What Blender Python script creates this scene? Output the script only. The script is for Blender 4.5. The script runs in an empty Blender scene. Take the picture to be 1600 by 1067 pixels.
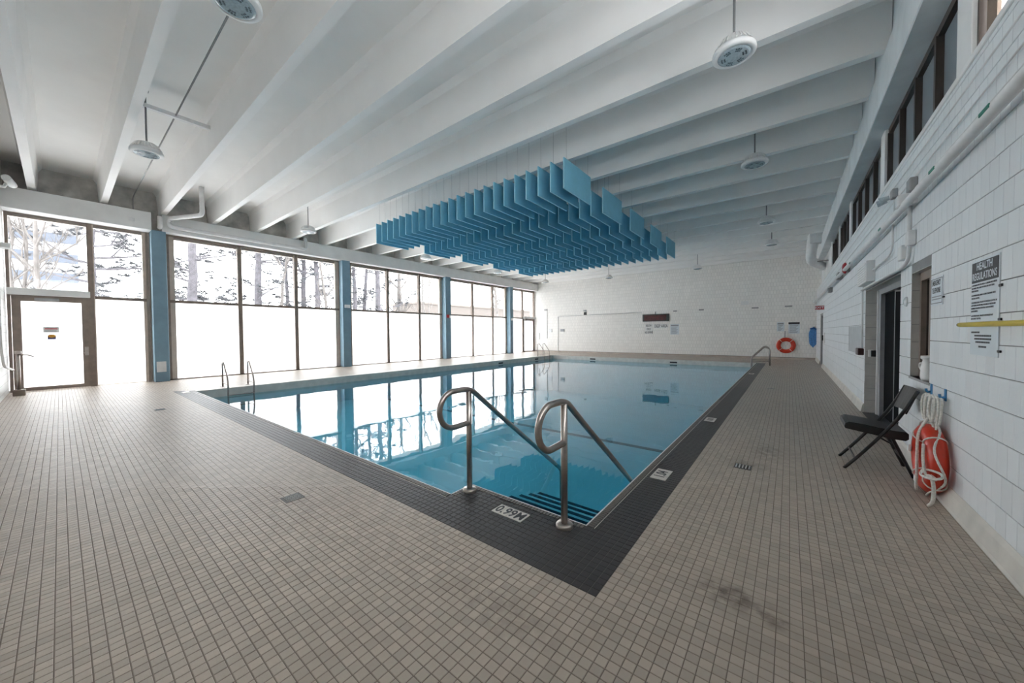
import bpy, math, random
from mathutils import Vector, Matrix
random.seed(7)
sc = bpy.context.scene
COL = sc.collection

# ------------------------------------------------------------------ camera, sky, exposure
FPX, YAW, PITCH, ROLL, CAMH = 553.3, 0.664457, 0.0233287, -0.007243, 1.41
def cam_axes():
    f = Vector((-math.sin(YAW)*math.cos(PITCH), math.cos(YAW)*math.cos(PITCH), -math.sin(PITCH)))
    r = Vector((math.cos(YAW), math.sin(YAW), 0)); u = r.cross(f)
    return math.cos(ROLL)*r+math.sin(ROLL)*u, -math.sin(ROLL)*r+math.cos(ROLL)*u, f
CR, CU, CF = cam_axes()
cd = bpy.data.cameras.new('camera'); cam = bpy.data.objects.new('camera', cd); COL.objects.link(cam)
cd.sensor_width = 36.0; cd.lens = FPX*36.0/1600.0; cd.clip_start = 0.02; cd.clip_end = 500
cam.matrix_world = Matrix(((CR.x, CU.x, -CF.x, 0), (CR.y, CU.y, -CF.y, 0), (CR.z, CU.z, -CF.z, CAMH), (0, 0, 0, 1)))
sc.camera = cam

world = bpy.data.worlds.new('overcast_sky'); sc.world = world; world.use_nodes = True
bg = world.node_tree.nodes['Background']
bg.inputs['Color'].default_value = (0.97, 0.985, 1.0, 1); bg.inputs['Strength'].default_value = 6.0
vs = sc.view_settings
vs.view_transform = 'Standard'; vs.look = 'None'; vs.gamma = 1.0; vs.use_curve_mapping = False
vs.exposure = 1.0
cy = sc.cycles
cy.use_denoising = True
cy.max_bounces = 12; cy.diffuse_bounces = 8; cy.glossy_bounces = 4; cy.transmission_bounces = 6; cy.transparent_max_bounces = 16
cy.sample_clamp_indirect = 12.0

# ------------------------------------------------------------------ layout constants (metres)
XW, XL, XR = -15.5, -15.15, 1.03        # window plane, lintel/column face, block wall face
YB, YF = -0.82, 22.6                    # wall behind the camera, far wall
ZC, ZS = 5.85, 5.13                     # ceiling slab, underside of the ribs
P = 0.0508                              # floor tile pitch
DX, DY = -0.80, 1.73                    # outer corner of the dark border
PX1 = DX-7*P; PX0 = PX1-208*P; PY0 = DY+7*P; PY1 = PY0+335*P; PYN = PY0+5*P; PXN = PX1-23*P
BX0 = PX0-6*P; BY1 = PY1+2*P
ZWAT = -0.20

# ------------------------------------------------------------------ material helpers
def new_mat(name):
    m = bpy.data.materials.new(name); m.use_nodes = True
    nt = m.node_tree; nt.nodes.clear()
    out = nt.nodes.new('ShaderNodeOutputMaterial')
    return m, nt, out
class N:
    def __init__(s, nt): s.nt = nt
    def n(s, typ, **kw):
        x = s.nt.nodes.new(typ)
        for k, v in kw.items(): setattr(x, k, v)
        return x
    def l(s, a, b): s.nt.links.new(a, b)
    def val(s, sock, v):
        if isinstance(v, bpy.types.NodeSocket): s.l(v, sock)
        else: sock.default_value = v
    def math(s, op, a, b=None, c=None, clamp=False):
        x = s.n('ShaderNodeMath', operation=op); x.use_clamp = clamp
        s.val(x.inputs[0], a)
        if b is not None: s.val(x.inputs[1], b)
        if c is not None: s.val(x.inputs[2], c)
        return x.outputs[0]
    def vmath(s, op, a, b=None):
        x = s.n('ShaderNodeVectorMath', operation=op); s.val(x.inputs[0], a)
        if b is not None: s.val(x.inputs[1], b)
        return x.outputs['Value'] if op in ('LENGTH', 'DISTANCE') else x.outputs[0]
    def mix(s, f, a, b):
        x = s.n('ShaderNodeMix', data_type='RGBA'); s.val(x.inputs[0], f); s.val(x.inputs[6], a); s.val(x.inputs[7], b)
        return x.outputs[2]
    def noise(s, scale, detail=3, vec=None, rough=0.55):
        x = s.n('ShaderNodeTexNoise'); x.inputs['Scale'].default_value = scale; x.inputs['Detail'].default_value = detail
        x.inputs['Roughness'].default_value = rough
        if vec is not None: s.l(vec, x.inputs['Vector'])
        return x.outputs['Fac']
    def rng(s, v, a, b, c, d, smooth=False):
        x = s.n('ShaderNodeMapRange'); x.interpolation_type = 'SMOOTHSTEP' if smooth else 'LINEAR'
        s.val(x.inputs[0], v)
        for i, q in enumerate((a, b, c, d)): x.inputs[i+1].default_value = q
        return x.outputs[0]
    def pos(s): return s.n('ShaderNodeNewGeometry').outputs['Position']
    def sep(s, v):
        x = s.n('ShaderNodeSeparateXYZ'); s.l(v, x.inputs[0]); return x.outputs
    def comb(s, a, b, c):
        x = s.n('ShaderNodeCombineXYZ')
        for i, q in enumerate((a, b, c)): s.val(x.inputs[i], q)
        return x.outputs[0]
def c4(c): return (c[0], c[1], c[2], 1)
MATS = {}
def pbr(name, col, rough=0.5, metal=0.0, var=0.06, scale=6.0, bump=0.0, bscale=60.0, spec=0.5):
    if name in MATS: return MATS[name]
    m, nt, out = new_mat(name); g = N(nt)
    b = g.n('ShaderNodeBsdfPrincipled'); g.l(b.outputs[0], out.inputs[0])
    f = g.noise(scale, 4, g.pos())
    d = tuple(max(0, x*(1-var*2)) for x in col); e = tuple(min(1, x*(1+var)) for x in col)
    g.l(g.mix(g.rng(f, 0.3, 0.7, 0, 1), c4(d), c4(e)), b.inputs['Base Color'])
    b.inputs['Roughness'].default_value = rough; b.inputs['Metallic'].default_value = metal
    b.inputs['Specular IOR Level'].default_value = spec
    if bump:
        bn = g.n('ShaderNodeBump'); bn.inputs['Strength'].default_value = bump; bn.inputs['Distance'].default_value = 0.01
        g.l(g.noise(bscale, 4, g.pos()), bn.inputs['Height']); g.l(bn.outputs[0], b.inputs['Normal'])
    MATS[name] = m; return m

def tile_mat(name, tile, grout, rough, stains=()):
    m, nt, out = new_mat(name); g = N(nt)
    b = g.n('ShaderNodeBsdfPrincipled'); g.l(b.outputs[0], out.inputs[0])
    p = g.pos(); s = g.sep(p)
    ux = g.math('MULTIPLY', g.math('SUBTRACT', s[0], DX), 1/P); uy = g.math('MULTIPLY', g.math('SUBTRACT', s[1], DY), 1/P)
    ex = g.math('ABSOLUTE', g.math('SUBTRACT', g.math('FRACT', ux), 0.5)); ey = g.math('ABSOLUTE', g.math('SUBTRACT', g.math('FRACT', uy), 0.5))
    gm = g.math('GREATER_THAN', g.math('MAXIMUM', ex, ey), 0.5-0.037)
    wn = g.n('ShaderNodeTexWhiteNoise', noise_dimensions='2D')
    g.l(g.comb(g.math('FLOOR', ux), g.math('FLOOR', uy), 0.0), wn.inputs['Vector'])
    lo = tuple(x*0.86 for x in tile); hi = tuple(min(1, x*1.10) for x in tile)
    col = g.mix(wn.outputs['Value'], c4(lo), c4(hi))
    big = g.rng(g.noise(0.9, 4, p), 0.35, 0.7, 0, 0.30)
    col = g.mix(big, col, c4(tuple(x*0.72 for x in tile)))
    for (sx, sy, rx, ry, k) in stains:
        dx = g.math('MULTIPLY', g.math('SUBTRACT', s[0], sx), 1/rx); dy = g.math('MULTIPLY', g.math('SUBTRACT', s[1], sy), 1/ry)
        d = g.math('SQRT', g.math('ADD', g.math('MULTIPLY', dx, dx), g.math('MULTIPLY', dy, dy)))
        f = g.math('MULTIPLY', g.rng(d, 0.15, 1.0, 1, 0, True), g.rng(g.noise(14, 4, p), 0.38, 0.62, 0, 1))
        col = g.mix(g.math('MULTIPLY', f, k), col, (0.11, 0.085, 0.07, 1))
    col = g.mix(gm, col, c4(grout)); g.l(col, b.inputs['Base Color'])
    g.l(g.mix(gm, (rough, rough, rough, 1), (0.9, 0.9, 0.9, 1)), b.inputs['Roughness'])
    bn = g.n('ShaderNodeBump'); bn.inputs['Strength'].default_value = 0.25; bn.inputs['Distance'].default_value = 0.003
    g.l(g.math('SUBTRACT', g.noise(55, 3, p), g.math('MULTIPLY', gm, 1.0)), bn.inputs['Height']); g.l(bn.outputs[0], b.inputs['Normal'])
    return m
def block_mat(name, axis, paint, joint, drawn):
    """glazed block: axis = which world axis runs along the wall; drawn: joints by the material (far away)"""
    m, nt, out = new_mat(name); g = N(nt)
    b = g.n('ShaderNodeBsdfPrincipled'); g.l(b.outputs[0], out.inputs[0])
    p = g.pos(); s = g.sep(p)
    vz = g.math('MULTIPLY', g.math('SUBTRACT', s[2], 0.113), 1/0.2); row = g.math('FLOOR', vz)
    ux = g.math('ADD', g.math('MULTIPLY', s[axis], 1/0.13333), g.math('MULTIPLY', g.math('MODULO', row, 2.0), 0.5))
    wn = g.n('ShaderNodeTexWhiteNoise', noise_dimensions='2D')
    g.l(g.comb(g.math('FLOOR', ux), row, 0.0), wn.inputs['Vector'])
    col = g.mix(wn.outputs['Value'], c4(tuple(x*0.93 for x in paint)), c4(paint))
    col = g.mix(g.rng(g.noise(1.3, 4, p), 0.4, 0.75, 0, 0.25), col, c4(tuple(x*0.85 for x in paint)))
    h = g.noise(30, 3, p)
    if drawn:
        ex = g.math('ABSOLUTE', g.math('SUBTRACT', g.math('FRACT', ux), 0.5)); ey = g.math('ABSOLUTE', g.math('SUBTRACT', g.math('FRACT', vz), 0.5))
        gm = g.math('MAXIMUM', g.math('GREATER_THAN', ex, 0.44), g.math('GREATER_THAN', ey, 0.465))
        col = g.mix(gm, col, c4(joint))
        h = g.math('SUBTRACT', g.math('MULTIPLY', h, 0.3), gm)
    g.l(col, b.inputs['Base Color']); b.inputs['Roughness'].default_value = 0.38
    bn = g.n('ShaderNodeBump'); bn.inputs['Strength'].default_value = 0.22; bn.inputs['Distance'].default_value = 0.006
    g.l(h, bn.inputs['Height']); g.l(bn.outputs[0], b.inputs['Normal'])
    return m
def both_sides(g, ior):
    """index that reflects alike from either face of a thin sheet"""
    bf = g.n('ShaderNodeNewGeometry').outputs['Backfacing']
    return g.math('ADD', g.math('MULTIPLY', bf, 1/ior-ior), ior)
def clear_glass(name, tint=(0.96, 0.97, 0.98), rough=0.0):
    m, nt, out = new_mat(name); g = N(nt)
    t = g.n('ShaderNodeBsdfTransparent'); t.inputs[0].default_value = c4(tint)
    gl = g.n('ShaderNodeBsdfGlossy'); gl.inputs['Roughness'].default_value = rough
    fr = g.n('ShaderNodeFresnel'); g.l(both_sides(g, 1.25), fr.inputs['IOR'])
    wob = g.n('ShaderNodeBump'); wob.inputs['Strength'].default_value = 0.01; g.l(g.noise(1.5, 1, g.pos()), wob.inputs['Height'])
    g.l(wob.outputs[0], gl.inputs['Normal'])
    mx = g.n('ShaderNodeMixShader'); g.l(fr.outputs[0], mx.inputs[0]); g.l(t.outputs[0], mx.inputs[1]); g.l(gl.outputs[0], mx.inputs[2])
    g.l(mx.outputs[0], out.inputs[0]); return m
def frosted_glass(name):
    m, nt, out = new_mat(name); g = N(nt)
    col = g.mix(g.noise(2.0, 3, g.pos()), (0.94, 0.95, 0.96, 1), (0.97, 0.98, 0.985, 1))
    t = g.n('ShaderNodeBsdfTranslucent'); g.l(col, t.inputs[0])
    d = g.n('ShaderNodeBsdfDiffuse'); g.l(col, d.inputs[0])
    mx = g.n('ShaderNodeMixShader'); mx.inputs[0].default_value = 0.12
    g.l(t.outputs[0], mx.inputs[1]); g.l(d.outputs[0], mx.inputs[2]); g.l(mx.outputs[0], out.inputs[0]); return m
def water_mat():
    m, nt, out = new_mat('pool_water'); g = N(nt)
    p = g.pos()
    n1 = g.noise(1.1, 2, p, 0.45); n2 = g.noise(4.5, 2, p, 0.5)
    h = g.math('ADD', n1, g.math('MULTIPLY', n2, 0.10))
    bn = g.n('ShaderNodeBump'); bn.inputs['Strength'].default_value = 0.045; bn.inputs['Distance'].default_value = 0.12
    g.l(h, bn.inputs['Height'])
    t = g.n('ShaderNodeBsdfTransparent'); t.inputs[0].default_value = (0.29, 0.645, 0.75, 1)
    gl = g.n('ShaderNodeBsdfGlossy'); gl.inputs['Roughness'].default_value = 0.015; gl.inputs[0].default_value = (0.95, 0.97, 1, 1)
    g.l(bn.outputs[0], gl.inputs['Normal'])
    fr = g.n('ShaderNodeFresnel'); g.l(both_sides(g, 1.42), fr.inputs['IOR']); g.l(bn.outputs[0], fr.inputs['Normal'])
    mx = g.n('ShaderNodeMixShader'); g.l(fr.outputs[0], mx.inputs[0]); g.l(t.outputs[0], mx.inputs[1]); g.l(gl.outputs[0], mx.inputs[2])
    g.l(mx.outputs[0], out.inputs[0]); return m
def pool_tile_mat():
    m, nt, out = new_mat('pool_tile'); g = N(nt)
    b = g.n('ShaderNodeBsdfPrincipled'); g.l(b.outputs[0], out.inputs[0]); p = g.pos()
    g.l(g.mix(g.rng(g.noise(0.8, 3, p), 0.3, 0.7, 0, 1), (0.64, 0.76, 0.80, 1), (0.72, 0.83, 0.86, 1)), b.inputs['Base Color'])
    b.inputs['Roughness'].default_value = 0.4; return m

M_TILE = tile_mat('beige_floor_tile', (0.45, 0.385, 0.32), (0.185, 0.152, 0.125), 0.42,
                  ((-0.24, 2.18, 0.22, 0.16, 0.85), (-0.05, 2.12, 0.14, 0.10, 0.7), (-0.19, 5.1, 0.22, 0.5, 0.55), (-0.35, 4.45, 0.3, 0.25, 0.5), (-1.15, 1.35, 0.5, 0.22, 0.35), (-3.3, 1.1, 0.9, 0.3, 0.25)))
M_DARK = tile_mat('charcoal_border_tile', (0.042, 0.039, 0.040), (0.115, 0.105, 0.095), 0.42)
M_BLOCK = block_mat('white_glazed_block', 1, (0.76, 0.785, 0.80), (0.4, 0.4, 0.4), False)
M_FAR = block_mat('white_glazed_block_far', 0, (0.88, 0.86, 0.825), (0.70, 0.685, 0.655), True)
M_BACK = block_mat('white_glazed_block_back', 0, (0.78, 0.77, 0.75), (0.5, 0.49, 0.47), True)
M_MORTAR = pbr('mortar_joint', (0.26, 0.26, 0.26), 0.9, bump=0.2)
M_PAINT = pbr('ceiling_paint', (0.84, 0.83, 0.81), 0.75, var=0.02, scale=1.2, bump=0.08, bscale=25)
M_RIB = pbr('rib_paint', (0.87, 0.86, 0.845), 0.6, var=0.015, scale=1.5, bump=0.05, bscale=25)
M_LINT = pbr('lintel_paint', (0.76, 0.76, 0.75), 0.65, var=0.04, scale=2.0)
M_CONC = pbr('bare_concrete', (0.56, 0.545, 0.51), 0.9, var=0.2, scale=2.5, bump=0.2)
M_BEAMP = pbr('edge_beam_paint', (0.70, 0.73, 0.74), 0.7, var=0.06, scale=2.0, bump=0.1, bscale=12)
M_COVE = pbr('cream_cove_base', (0.62, 0.59, 0.54), 0.5, var=0.1, scale=3)
M_FCOVE = pbr('beige_tile_base', (0.50, 0.43, 0.37), 0.5, var=0.1, scale=3)
M_BLUE = pbr('blue_column_paint', (0.185, 0.30, 0.375), 0.5, var=0.06, scale=3)
M_FRAMED = pbr('dark_bronze_frame', (0.060, 0.046, 0.038), 0.45)
M_FRAME = pbr('bronze_frame', (0.235, 0.185, 0.150), 0.45, metal=0.0, var=0.1)
M_FRAMEL = pbr('pale_frame_side', (0.55, 0.47, 0.40), 0.5, var=0.05)
M_CLEAR = clear_glass('clear_window_glass', (0.87, 0.875, 0.88)); M_FROST = frosted_glass('frosted_window_glass')
M_WATER = water_mat(); M_POOL = pool_tile_mat()
M_NAVY = pbr('navy_step_tile', (0.010, 0.014, 0.030), 0.4)
M_COPE = pbr('beige_coping', (0.54, 0.50, 0.45), 0.45, var=0.08)
M_BAFF = pbr('blue_baffle_fabric', (0.20, 0.50, 0.66), 0.8, var=0.03, scale=4, bump=0.05, bscale=200)
M_BAFLIT = pbr('baffle_edge_lit_tone', (0.36, 0.66, 0.78), 0.8, var=0.03, scale=4)  # baffle blue lightened: light caught by the edges, put into the colour
M_STEEL = pbr('brushed_stainless', (0.44, 0.395, 0.36), 0.30, metal=1.0, var=0.06, scale=20)
M_CHROME = pbr('chrome', (0.7, 0.7, 0.7), 0.12, metal=1.0, var=0.02)
M_GREYM = pbr('grey_metal', (0.33, 0.33, 0.33), 0.5, metal=0.4)
M_WHITE = pbr('white_enamel', (0.78, 0.78, 0.77), 0.4, var=0.03)
M_WHITE2 = pbr('white_pipe_paint', (0.74, 0.74, 0.74), 0.45, var=0.05)
M_LENS = pbr('lamp_lens', (0.42, 0.50, 0.54), 0.15, var=0.1, scale=40)
M_LED = pbr('lamp_led_plate', (0.10, 0.14, 0.16), 0.3, var=0.3, scale=60)
M_BLACK = pbr('black_plastic', (0.011, 0.011, 0.012), 0.4, var=0.1)
M_BLACKM = pbr('black_painted_steel', (0.014, 0.014, 0.016), 0.3, var=0.1)
M_RING = pbr('orange_red_ring', (0.56, 0.036, 0.014), 0.35, var=0.08, scale=10)
M_ROPE = pbr('white_rope', (0.72, 0.70, 0.65), 0.8, var=0.12, scale=60)
M_HOOK = pbr('blue_hook_plastic', (0.03, 0.20, 0.42), 0.4)
M_CORDB = pbr('blue_cord', (0.03, 0.16, 0.45), 0.5, var=0.2, scale=30)
M_CORDHI = pbr('blue_cord_highlight', (0.10, 0.33, 0.66), 0.5, var=0.2, scale=30)  # same blue rope, highlights painted as a lighter tone on alternate coils
M_YEL = pbr('yellow_pole_paint', (0.68, 0.52, 0.05), 0.4, var=0.08)
M_SIGN = pbr('sign_white', (0.66, 0.72, 0.76), 0.4, var=0.02)
M_INK = pbr('sign_ink', (0.025, 0.028, 0.035), 0.5)
M_RED = pbr('alarm_red', (0.38, 0.02, 0.03), 0.4)
M_MARK = pbr('marker_tile_white', (0.66, 0.62, 0.57), 0.4, var=0.06, scale=20)
M_DOORG = pbr('grey_door_paint', (0.30, 0.31, 0.32), 0.45)
M_DARKD = pbr('dark_door_paint', (0.004, 0.005, 0.007), 0.7, spec=0.04)
M_CLER = pbr('grey_clerestory_pane', (0.215, 0.25, 0.27), 0.35, var=0.06, scale=1.0)
M_BROWN = pbr('brown_curtain', (0.22, 0.16, 0.12), 0.8)
M_DGLASS = pbr('dark_interior_glass', (0.012, 0.012, 0.012), 0.08)
M_GREEN = pbr('green_pipe_marker', (0.02, 0.20, 0.14), 0.5)
M_GOLD = pbr('gold_sticker', (0.55, 0.27, 0.02), 0.4)
M_NAVYS = pbr('navy_sticker', (0.03, 0.03, 0.12), 0.4)
M_PINK = pbr('red_print', (0.55, 0.15, 0.15), 0.5)
M_GREYP = pbr('grey_print', (0.30, 0.31, 0.33), 0.5)
M_LED2 = pbr('clock_red_lens', (0.085, 0.012, 0.014), 0.2, var=0.3, scale=8)

# ------------------------------------------------------------------ mesh helpers
class MB:
    def __init__(s): s.v = []; s.f = []; s.mi = []
    def quad(s, *pts, mi=0):
        i = len(s.v); s.v += [tuple(p) for p in pts]; s.f.append(tuple(range(i, i+len(pts)))); s.mi.append(mi); return s
    def box(s, x0, x1, y0, y1, z0, z1, mi=0):
        i = len(s.v)
        s.v += [(x, y, z) for z in (z0, z1) for y in (y0, y1) for x in (x0, x1)]
        s.f += [(i, i+2, i+3, i+1), (i+4, i+5, i+7, i+6), (i, i+1, i+5, i+4), (i+2, i+6, i+7, i+3), (i, i+4, i+6, i+2), (i+1, i+3, i+7, i+5)]
        s.mi += [mi]*6; return s
    def bbox(s, x0, x1, y0, y1, z0, z1, b=0.005):
        """box with chamfered edges"""
        X = (x0, x0+b, x1-b, x1); Y = (y0, y0+b, y1-b, y1); Z = (z0, z0+b, z1-b, z1)
        i = len(s.v); idx = {}
        def vid(a, c, d):
            k = (a, c, d)
            if k not in idx: idx[k] = len(s.v); s.v.append((X[a], Y[c], Z[d]))
            return idx[k]
        F = []
        for lo in (0, 3):
            F.append([vid(lo, 1, 1), vid(lo, 2, 1), vid(lo, 2, 2), vid(lo, 1, 2)][::(-1 if lo == 0 else 1)])
            F.append([vid(1, lo, 1), vid(2, lo, 1), vid(2, lo, 2), vid(1, lo, 2)][::(1 if lo == 0 else -1)])
            F.append([vid(1, 1, lo), vid(2, 1, lo), vid(2, 2, lo), vid(1, 2, lo)][::(-1 if lo == 0 else 1)])
        for a in (0, 3):
            for c in (0, 3):
                a1 = 1 if a == 0 else 2; c1 = 1 if c == 0 else 2
                F.append([vid(a, c1, 1), vid(a, c1, 2), vid(a1, c, 2), vid(a1, c, 1)])
                F.append([vid(a, 1, c1), vid(a, 2, c1), vid(a1, 2, c), vid(a1, 1, c)])
                F.append([vid(1, a, c1), vid(2, a, c1), vid(2, a1, c), vid(1, a1, c)])
                for d in (0, 3):
                    d1 = 1 if d == 0 else 2
                    F.append([vid(a, c1, d1), vid(a1, c, d1), vid(a1, c1, d)])
        s.f += [tuple(q) for q in F]; s.mi += [0]*len(F); return s
    def tube(s, pts, r, n=10, closed=False, caps=True):
        pts = [Vector(p) for p in pts]; L = len(pts); i0 = len(s.v)
        rr = r if isinstance(r, (list, tuple)) else [r]*L
        prev = None
        for k in range(L):
            if closed: t = pts[(k+1) % L]-pts[k-1]
            else: t = pts[min(k+1, L-1)]-pts[max(k-1, 0)]
            t = t.normalized() if t.length > 1e-9 else Vector((0, 0, 1))
            if prev is None:
                a = Vector((0, 0, 1)) if abs(t.z) < 0.9 else Vector((1, 0, 0))
                u = t.cross(a).normalized()
            else:
                u = (prev-t*prev.dot(t)); u = u.normalized() if u.length > 1e-6 else t.orthogonal().normalized()
            prev = u; w = t.cross(u)
            for j in range(n):
                a = 2*math.pi*j/n; s.v.append(tuple(pts[k]+(u*math.cos(a)+w*math.sin(a))*rr[k]))
        for k in range(L if closed else L-1):
            b = i0+k*n; c = i0+((k+1) % L)*n
            for j in range(n): s.f.append((b+j, b+(j+1) % n, c+(j+1) % n, c+j)); s.mi.append(0)
        if caps and not closed:
            s.f.append(tuple(i0+j for j in range(n))[::-1]); s.f.append(tuple(i0+(L-1)*n+j for j in range(n))); s.mi += [0, 0]
        return s
    def lathe(s, prof, n=24, c=(0, 0, 0)):
        i0 = len(s.v)
        for (r, z) in prof:
            for j in range(n):
                a = 2*math.pi*j/n; s.v.append((c[0]+r*math.cos(a), c[1]+r*math.sin(a), c[2]+z))
        for k in range(len(prof)-1):
            for j in range(n):
                b = i0+k*n; d = b+n; s.f.append((b+j, b+(j+1) % n, d+(j+1) % n, d+j)); s.mi.append(0)
        s.f.append(tuple(i0+j for j in range(n))[::-1]); s.f.append(tuple(i0+(len(prof)-1)*n+j for j in range(n))); s.mi += [0, 0]
        return s
    def prism(s, prof, axis, a, b):
        """profile of 2-D points swept along axis 0/1/2 from a to b"""
        n = len(prof); i0 = len(s.v)
        def mk(q, t):
            return (t, q[0], q[1]) if axis == 0 else ((q[0], t, q[1]) if axis == 1 else (q[0], q[1], t))
        s.v += [mk(q, a) for q in prof]+[mk(q, b) for q in prof]
        for j in range(n): s.f.append((i0+j, i0+(j+1) % n, i0+n+(j+1) % n, i0+n+j)); s.mi.append(0)
        s.f.append(tuple(i0+j for j in range(n))[::-1]); s.f.append(tuple(i0+n+j for j in range(n))); s.mi += [0, 0]
        return s
    def mesh(s, name, mats, smooth=False):
        me = bpy.data.meshes.new(name); me.from_pydata(s.v, [], s.f)
        for m in (mats if isinstance(mats, (list, tuple)) else [mats]): me.materials.append(m)
        if any(s.mi): me.polygons.foreach_set('material_index', s.mi)
        if smooth: me.polygons.foreach_set('use_smooth', [len(f) <= 4 for f in s.f])
        me.update(); return me
    def build(s, name, mats, parent=None, smooth=False, loc=None):
        return link(name, s.mesh(name, mats, smooth), parent, loc)
def link(name, data, parent=None, loc=None):
    o = bpy.data.objects.new(name, data); COL.objects.link(o)
    if parent is not None: o.parent = parent
    if loc is not None: o.location = loc
    return o
def tag(o, label=None, cat=None, group=None, kind=None):
    if label: o['label'] = label
    if cat: o['category'] = cat
    if group: o['group'] = group
    if kind: o['kind'] = kind
    return o
def empty(name, loc=(0, 0, 0), rz=0):
    o = bpy.data.objects.new(name, None); COL.objects.link(o); o.location = loc; o.rotation_euler = (0, 0, rz); o.empty_display_size = 0.1
    return o
def copy_tree(o, parent=None):
    c = o.copy(); COL.objects.link(c); c.parent = parent
    for ch in KIDS.get(o.name, [x for x in o.children]): copy_tree(ch, c)
    return c
KIDS = {}
def fillet(pts, rad, n=5):
    """round the corners of a polyline"""
    pts = [Vector(p) for p in pts]; out = [pts[0]]
    for a, b, c in zip(pts, pts[1:], pts[2:]):
        d1 = (a-b); d2 = (c-b); r = min(rad, d1.length*0.49, d2.length*0.49)
        p0 = b+d1.normalized()*r; p1 = b+d2.normalized()*r
        for k in range(n+1):
            t = k/n; out.append(p0*(1-t)**2+b*2*t*(1-t)+p1*t*t)
    return out+[pts[-1]]
def smooth_pts(pts, n=6):
    pts = [Vector(p) for p in pts]; P_ = [pts[0]]+pts+[pts[-1]]; out = []
    for i in range(1, len(P_)-2):
        a, b, c, d = P_[i-1:i+3]
        for k in range(n):
            t = k/n; out.append(0.5*((2*b)+(-a+c)*t+(2*a-5*b+4*c-d)*t*t+(-a+3*b-3*c+d)*t**3))
    return out+[pts[-1]]
def text(name, body, mat, parent, size, origin, right, up, bold=0.0, align='CENTER', extrude=0.0006, spacing=1.0, line=1.0, xs=1.0):
    cu = bpy.data.curves.new(name, 'FONT'); cu.body = body; cu.size = size; cu.align_x = align; cu.align_y = 'CENTER'
    cu.offset = bold; cu.extrude = extrude; cu.space_character = spacing; cu.space_line = line; cu.materials.append(mat)
    cu.resolution_u = 3
    o = link(name, cu, parent); TEXTS.append(o); r = Vector(right).normalized(); u = Vector(up).normalized(); w = r.cross(u)
    o.matrix_local = Matrix(((r.x*xs, u.x, w.x, origin[0]), (r.y*xs, u.y, w.y, origin[1]), (r.z*xs, u.z, w.z, origin[2]), (0, 0, 0, 1)))
    return o
TEXTS = []
def in_view(p):
    d = Vector(p)-Vector((0, 0, CAMH)); z = d.dot(CF)
    if z < 0.1: return None
    u = 800+FPX*d.dot(CR)/z; v = 533.5-FPX*d.dot(CU)/z
    return (z, u, v) if -10 < u < 1610 and -10 < v < 1077 else None

# ================================================================== STRUCTURE
# ---- floor round the pool
def rects(b, lst, z):
    for x0, x1, y0, y1 in lst: b.quad((x0, y0, z), (x1, y0, z), (x1, y1, z), (x0, y1, z))
fl = MB()
rects(fl, [(-15.7, BX0, YB, YF), (BX0, DX, YB, DY), (DX, XR+0.3, YB, YF), (BX0, PX0, DY, YF), (PX0, DX, BY1, YF), (PX0, PX1, PY1, BY1)], 0)
# close the slab between the dark border strip and its neighbours
floor = fl.build('floor', M_TILE); tag(floor, 'beige mosaic tile deck around the pool', kind='structure')
bd = MB()
rects(bd, [(PX0, DX, DY, PY0), (PXN, PX1, PY0, PYN), (PX1, DX, PY0, BY1)], 0)
border = bd.build('pool_border', M_DARK); tag(border, 'charcoal mosaic tile band along two pool edges', kind='structure')
# left strip of the dark band runs past the pool corner
bd2 = MB(); rects(bd2, [(BX0, PX0, DY, PY0)], 0.001); bd2.build('border_corner', M_DARK, border)

def tile_mesh(name, mat):
    b = MB(); g = 0.0019; h = 0.0028
    lo, hi = g, P-g; i = 0.0018
    b.v = [(lo, lo, 0), (hi, lo, 0), (hi, hi, 0), (lo, hi, 0), (lo, lo, h-0.0014), (hi, lo, h-0.0014), (hi, hi, h-0.0014), (lo, hi, h-0.0014),
           (lo+i, lo+i, h), (hi-i, lo+i, h), (hi-i, hi-i, h), (lo+i, hi-i, h)]
    b.f = [(8, 9, 10, 11)]+[(k, (k+1) % 4, 4+(k+1) % 4, 4+k) for k in range(4)]+[(4+k, 4+(k+1) % 4, 8+(k+1) % 4, 8+k) for k in range(4)]
    b.mi = [0]*9
    return b
def lay_tiles(parent, mat, cells, nm, bulk, reach=3.3):
    """cells: (ix, iy) in the tile grid; the 300 that show largest are single parts, the rest one mesh"""
    scored = []
    for ix, iy in cells:
        v = in_view((DX+(ix+.5)*P, DY+(iy+.5)*P, 0))
        if v and v[0] < reach: scored.append((v[0], ix, iy))
    scored.sort()
    me = tile_mesh(nm, mat).mesh(nm, mat)
    for _, ix, iy in scored[:300]:
        link(nm, me, parent, (DX+ix*P, DY+iy*P, 0))
    big = MB(); proto = tile_mesh(nm, mat)
    for _, ix, iy in scored[300:]:
        o = len(big.v); x = DX+ix*P; y = DY+iy*P
        big.v += [(a+x, c+y, d) for a, c, d in proto.v]; big.f += [tuple(q+o for q in f) for f in proto.f]
    big.mi = [0]*len(big.f)
    if big.f: tag(big.build(bulk, mat, parent), kind='stuff')
light, dark = [], []
for ix in range(-225, 36):
    for iy in range(-50, 340 if -7 <= ix < 0 else 60):
        x = DX+(ix+.5)*P; y = DY+(iy+.5)*P
        if x > 0.98 or y < YB+0.05: continue
        if ix >= 0 or iy < 0: light.append((ix, iy))
        elif iy < 7 or ix >= -7 or (ix >= -30 and iy < 12): dark.append((ix, iy))
lay_tiles(floor, M_TILE, light, 'tile', 'mosaic_tiles')
lay_tiles(border, M_DARK, dark, 'tile', 'mosaic_tiles', 9.0)

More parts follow.
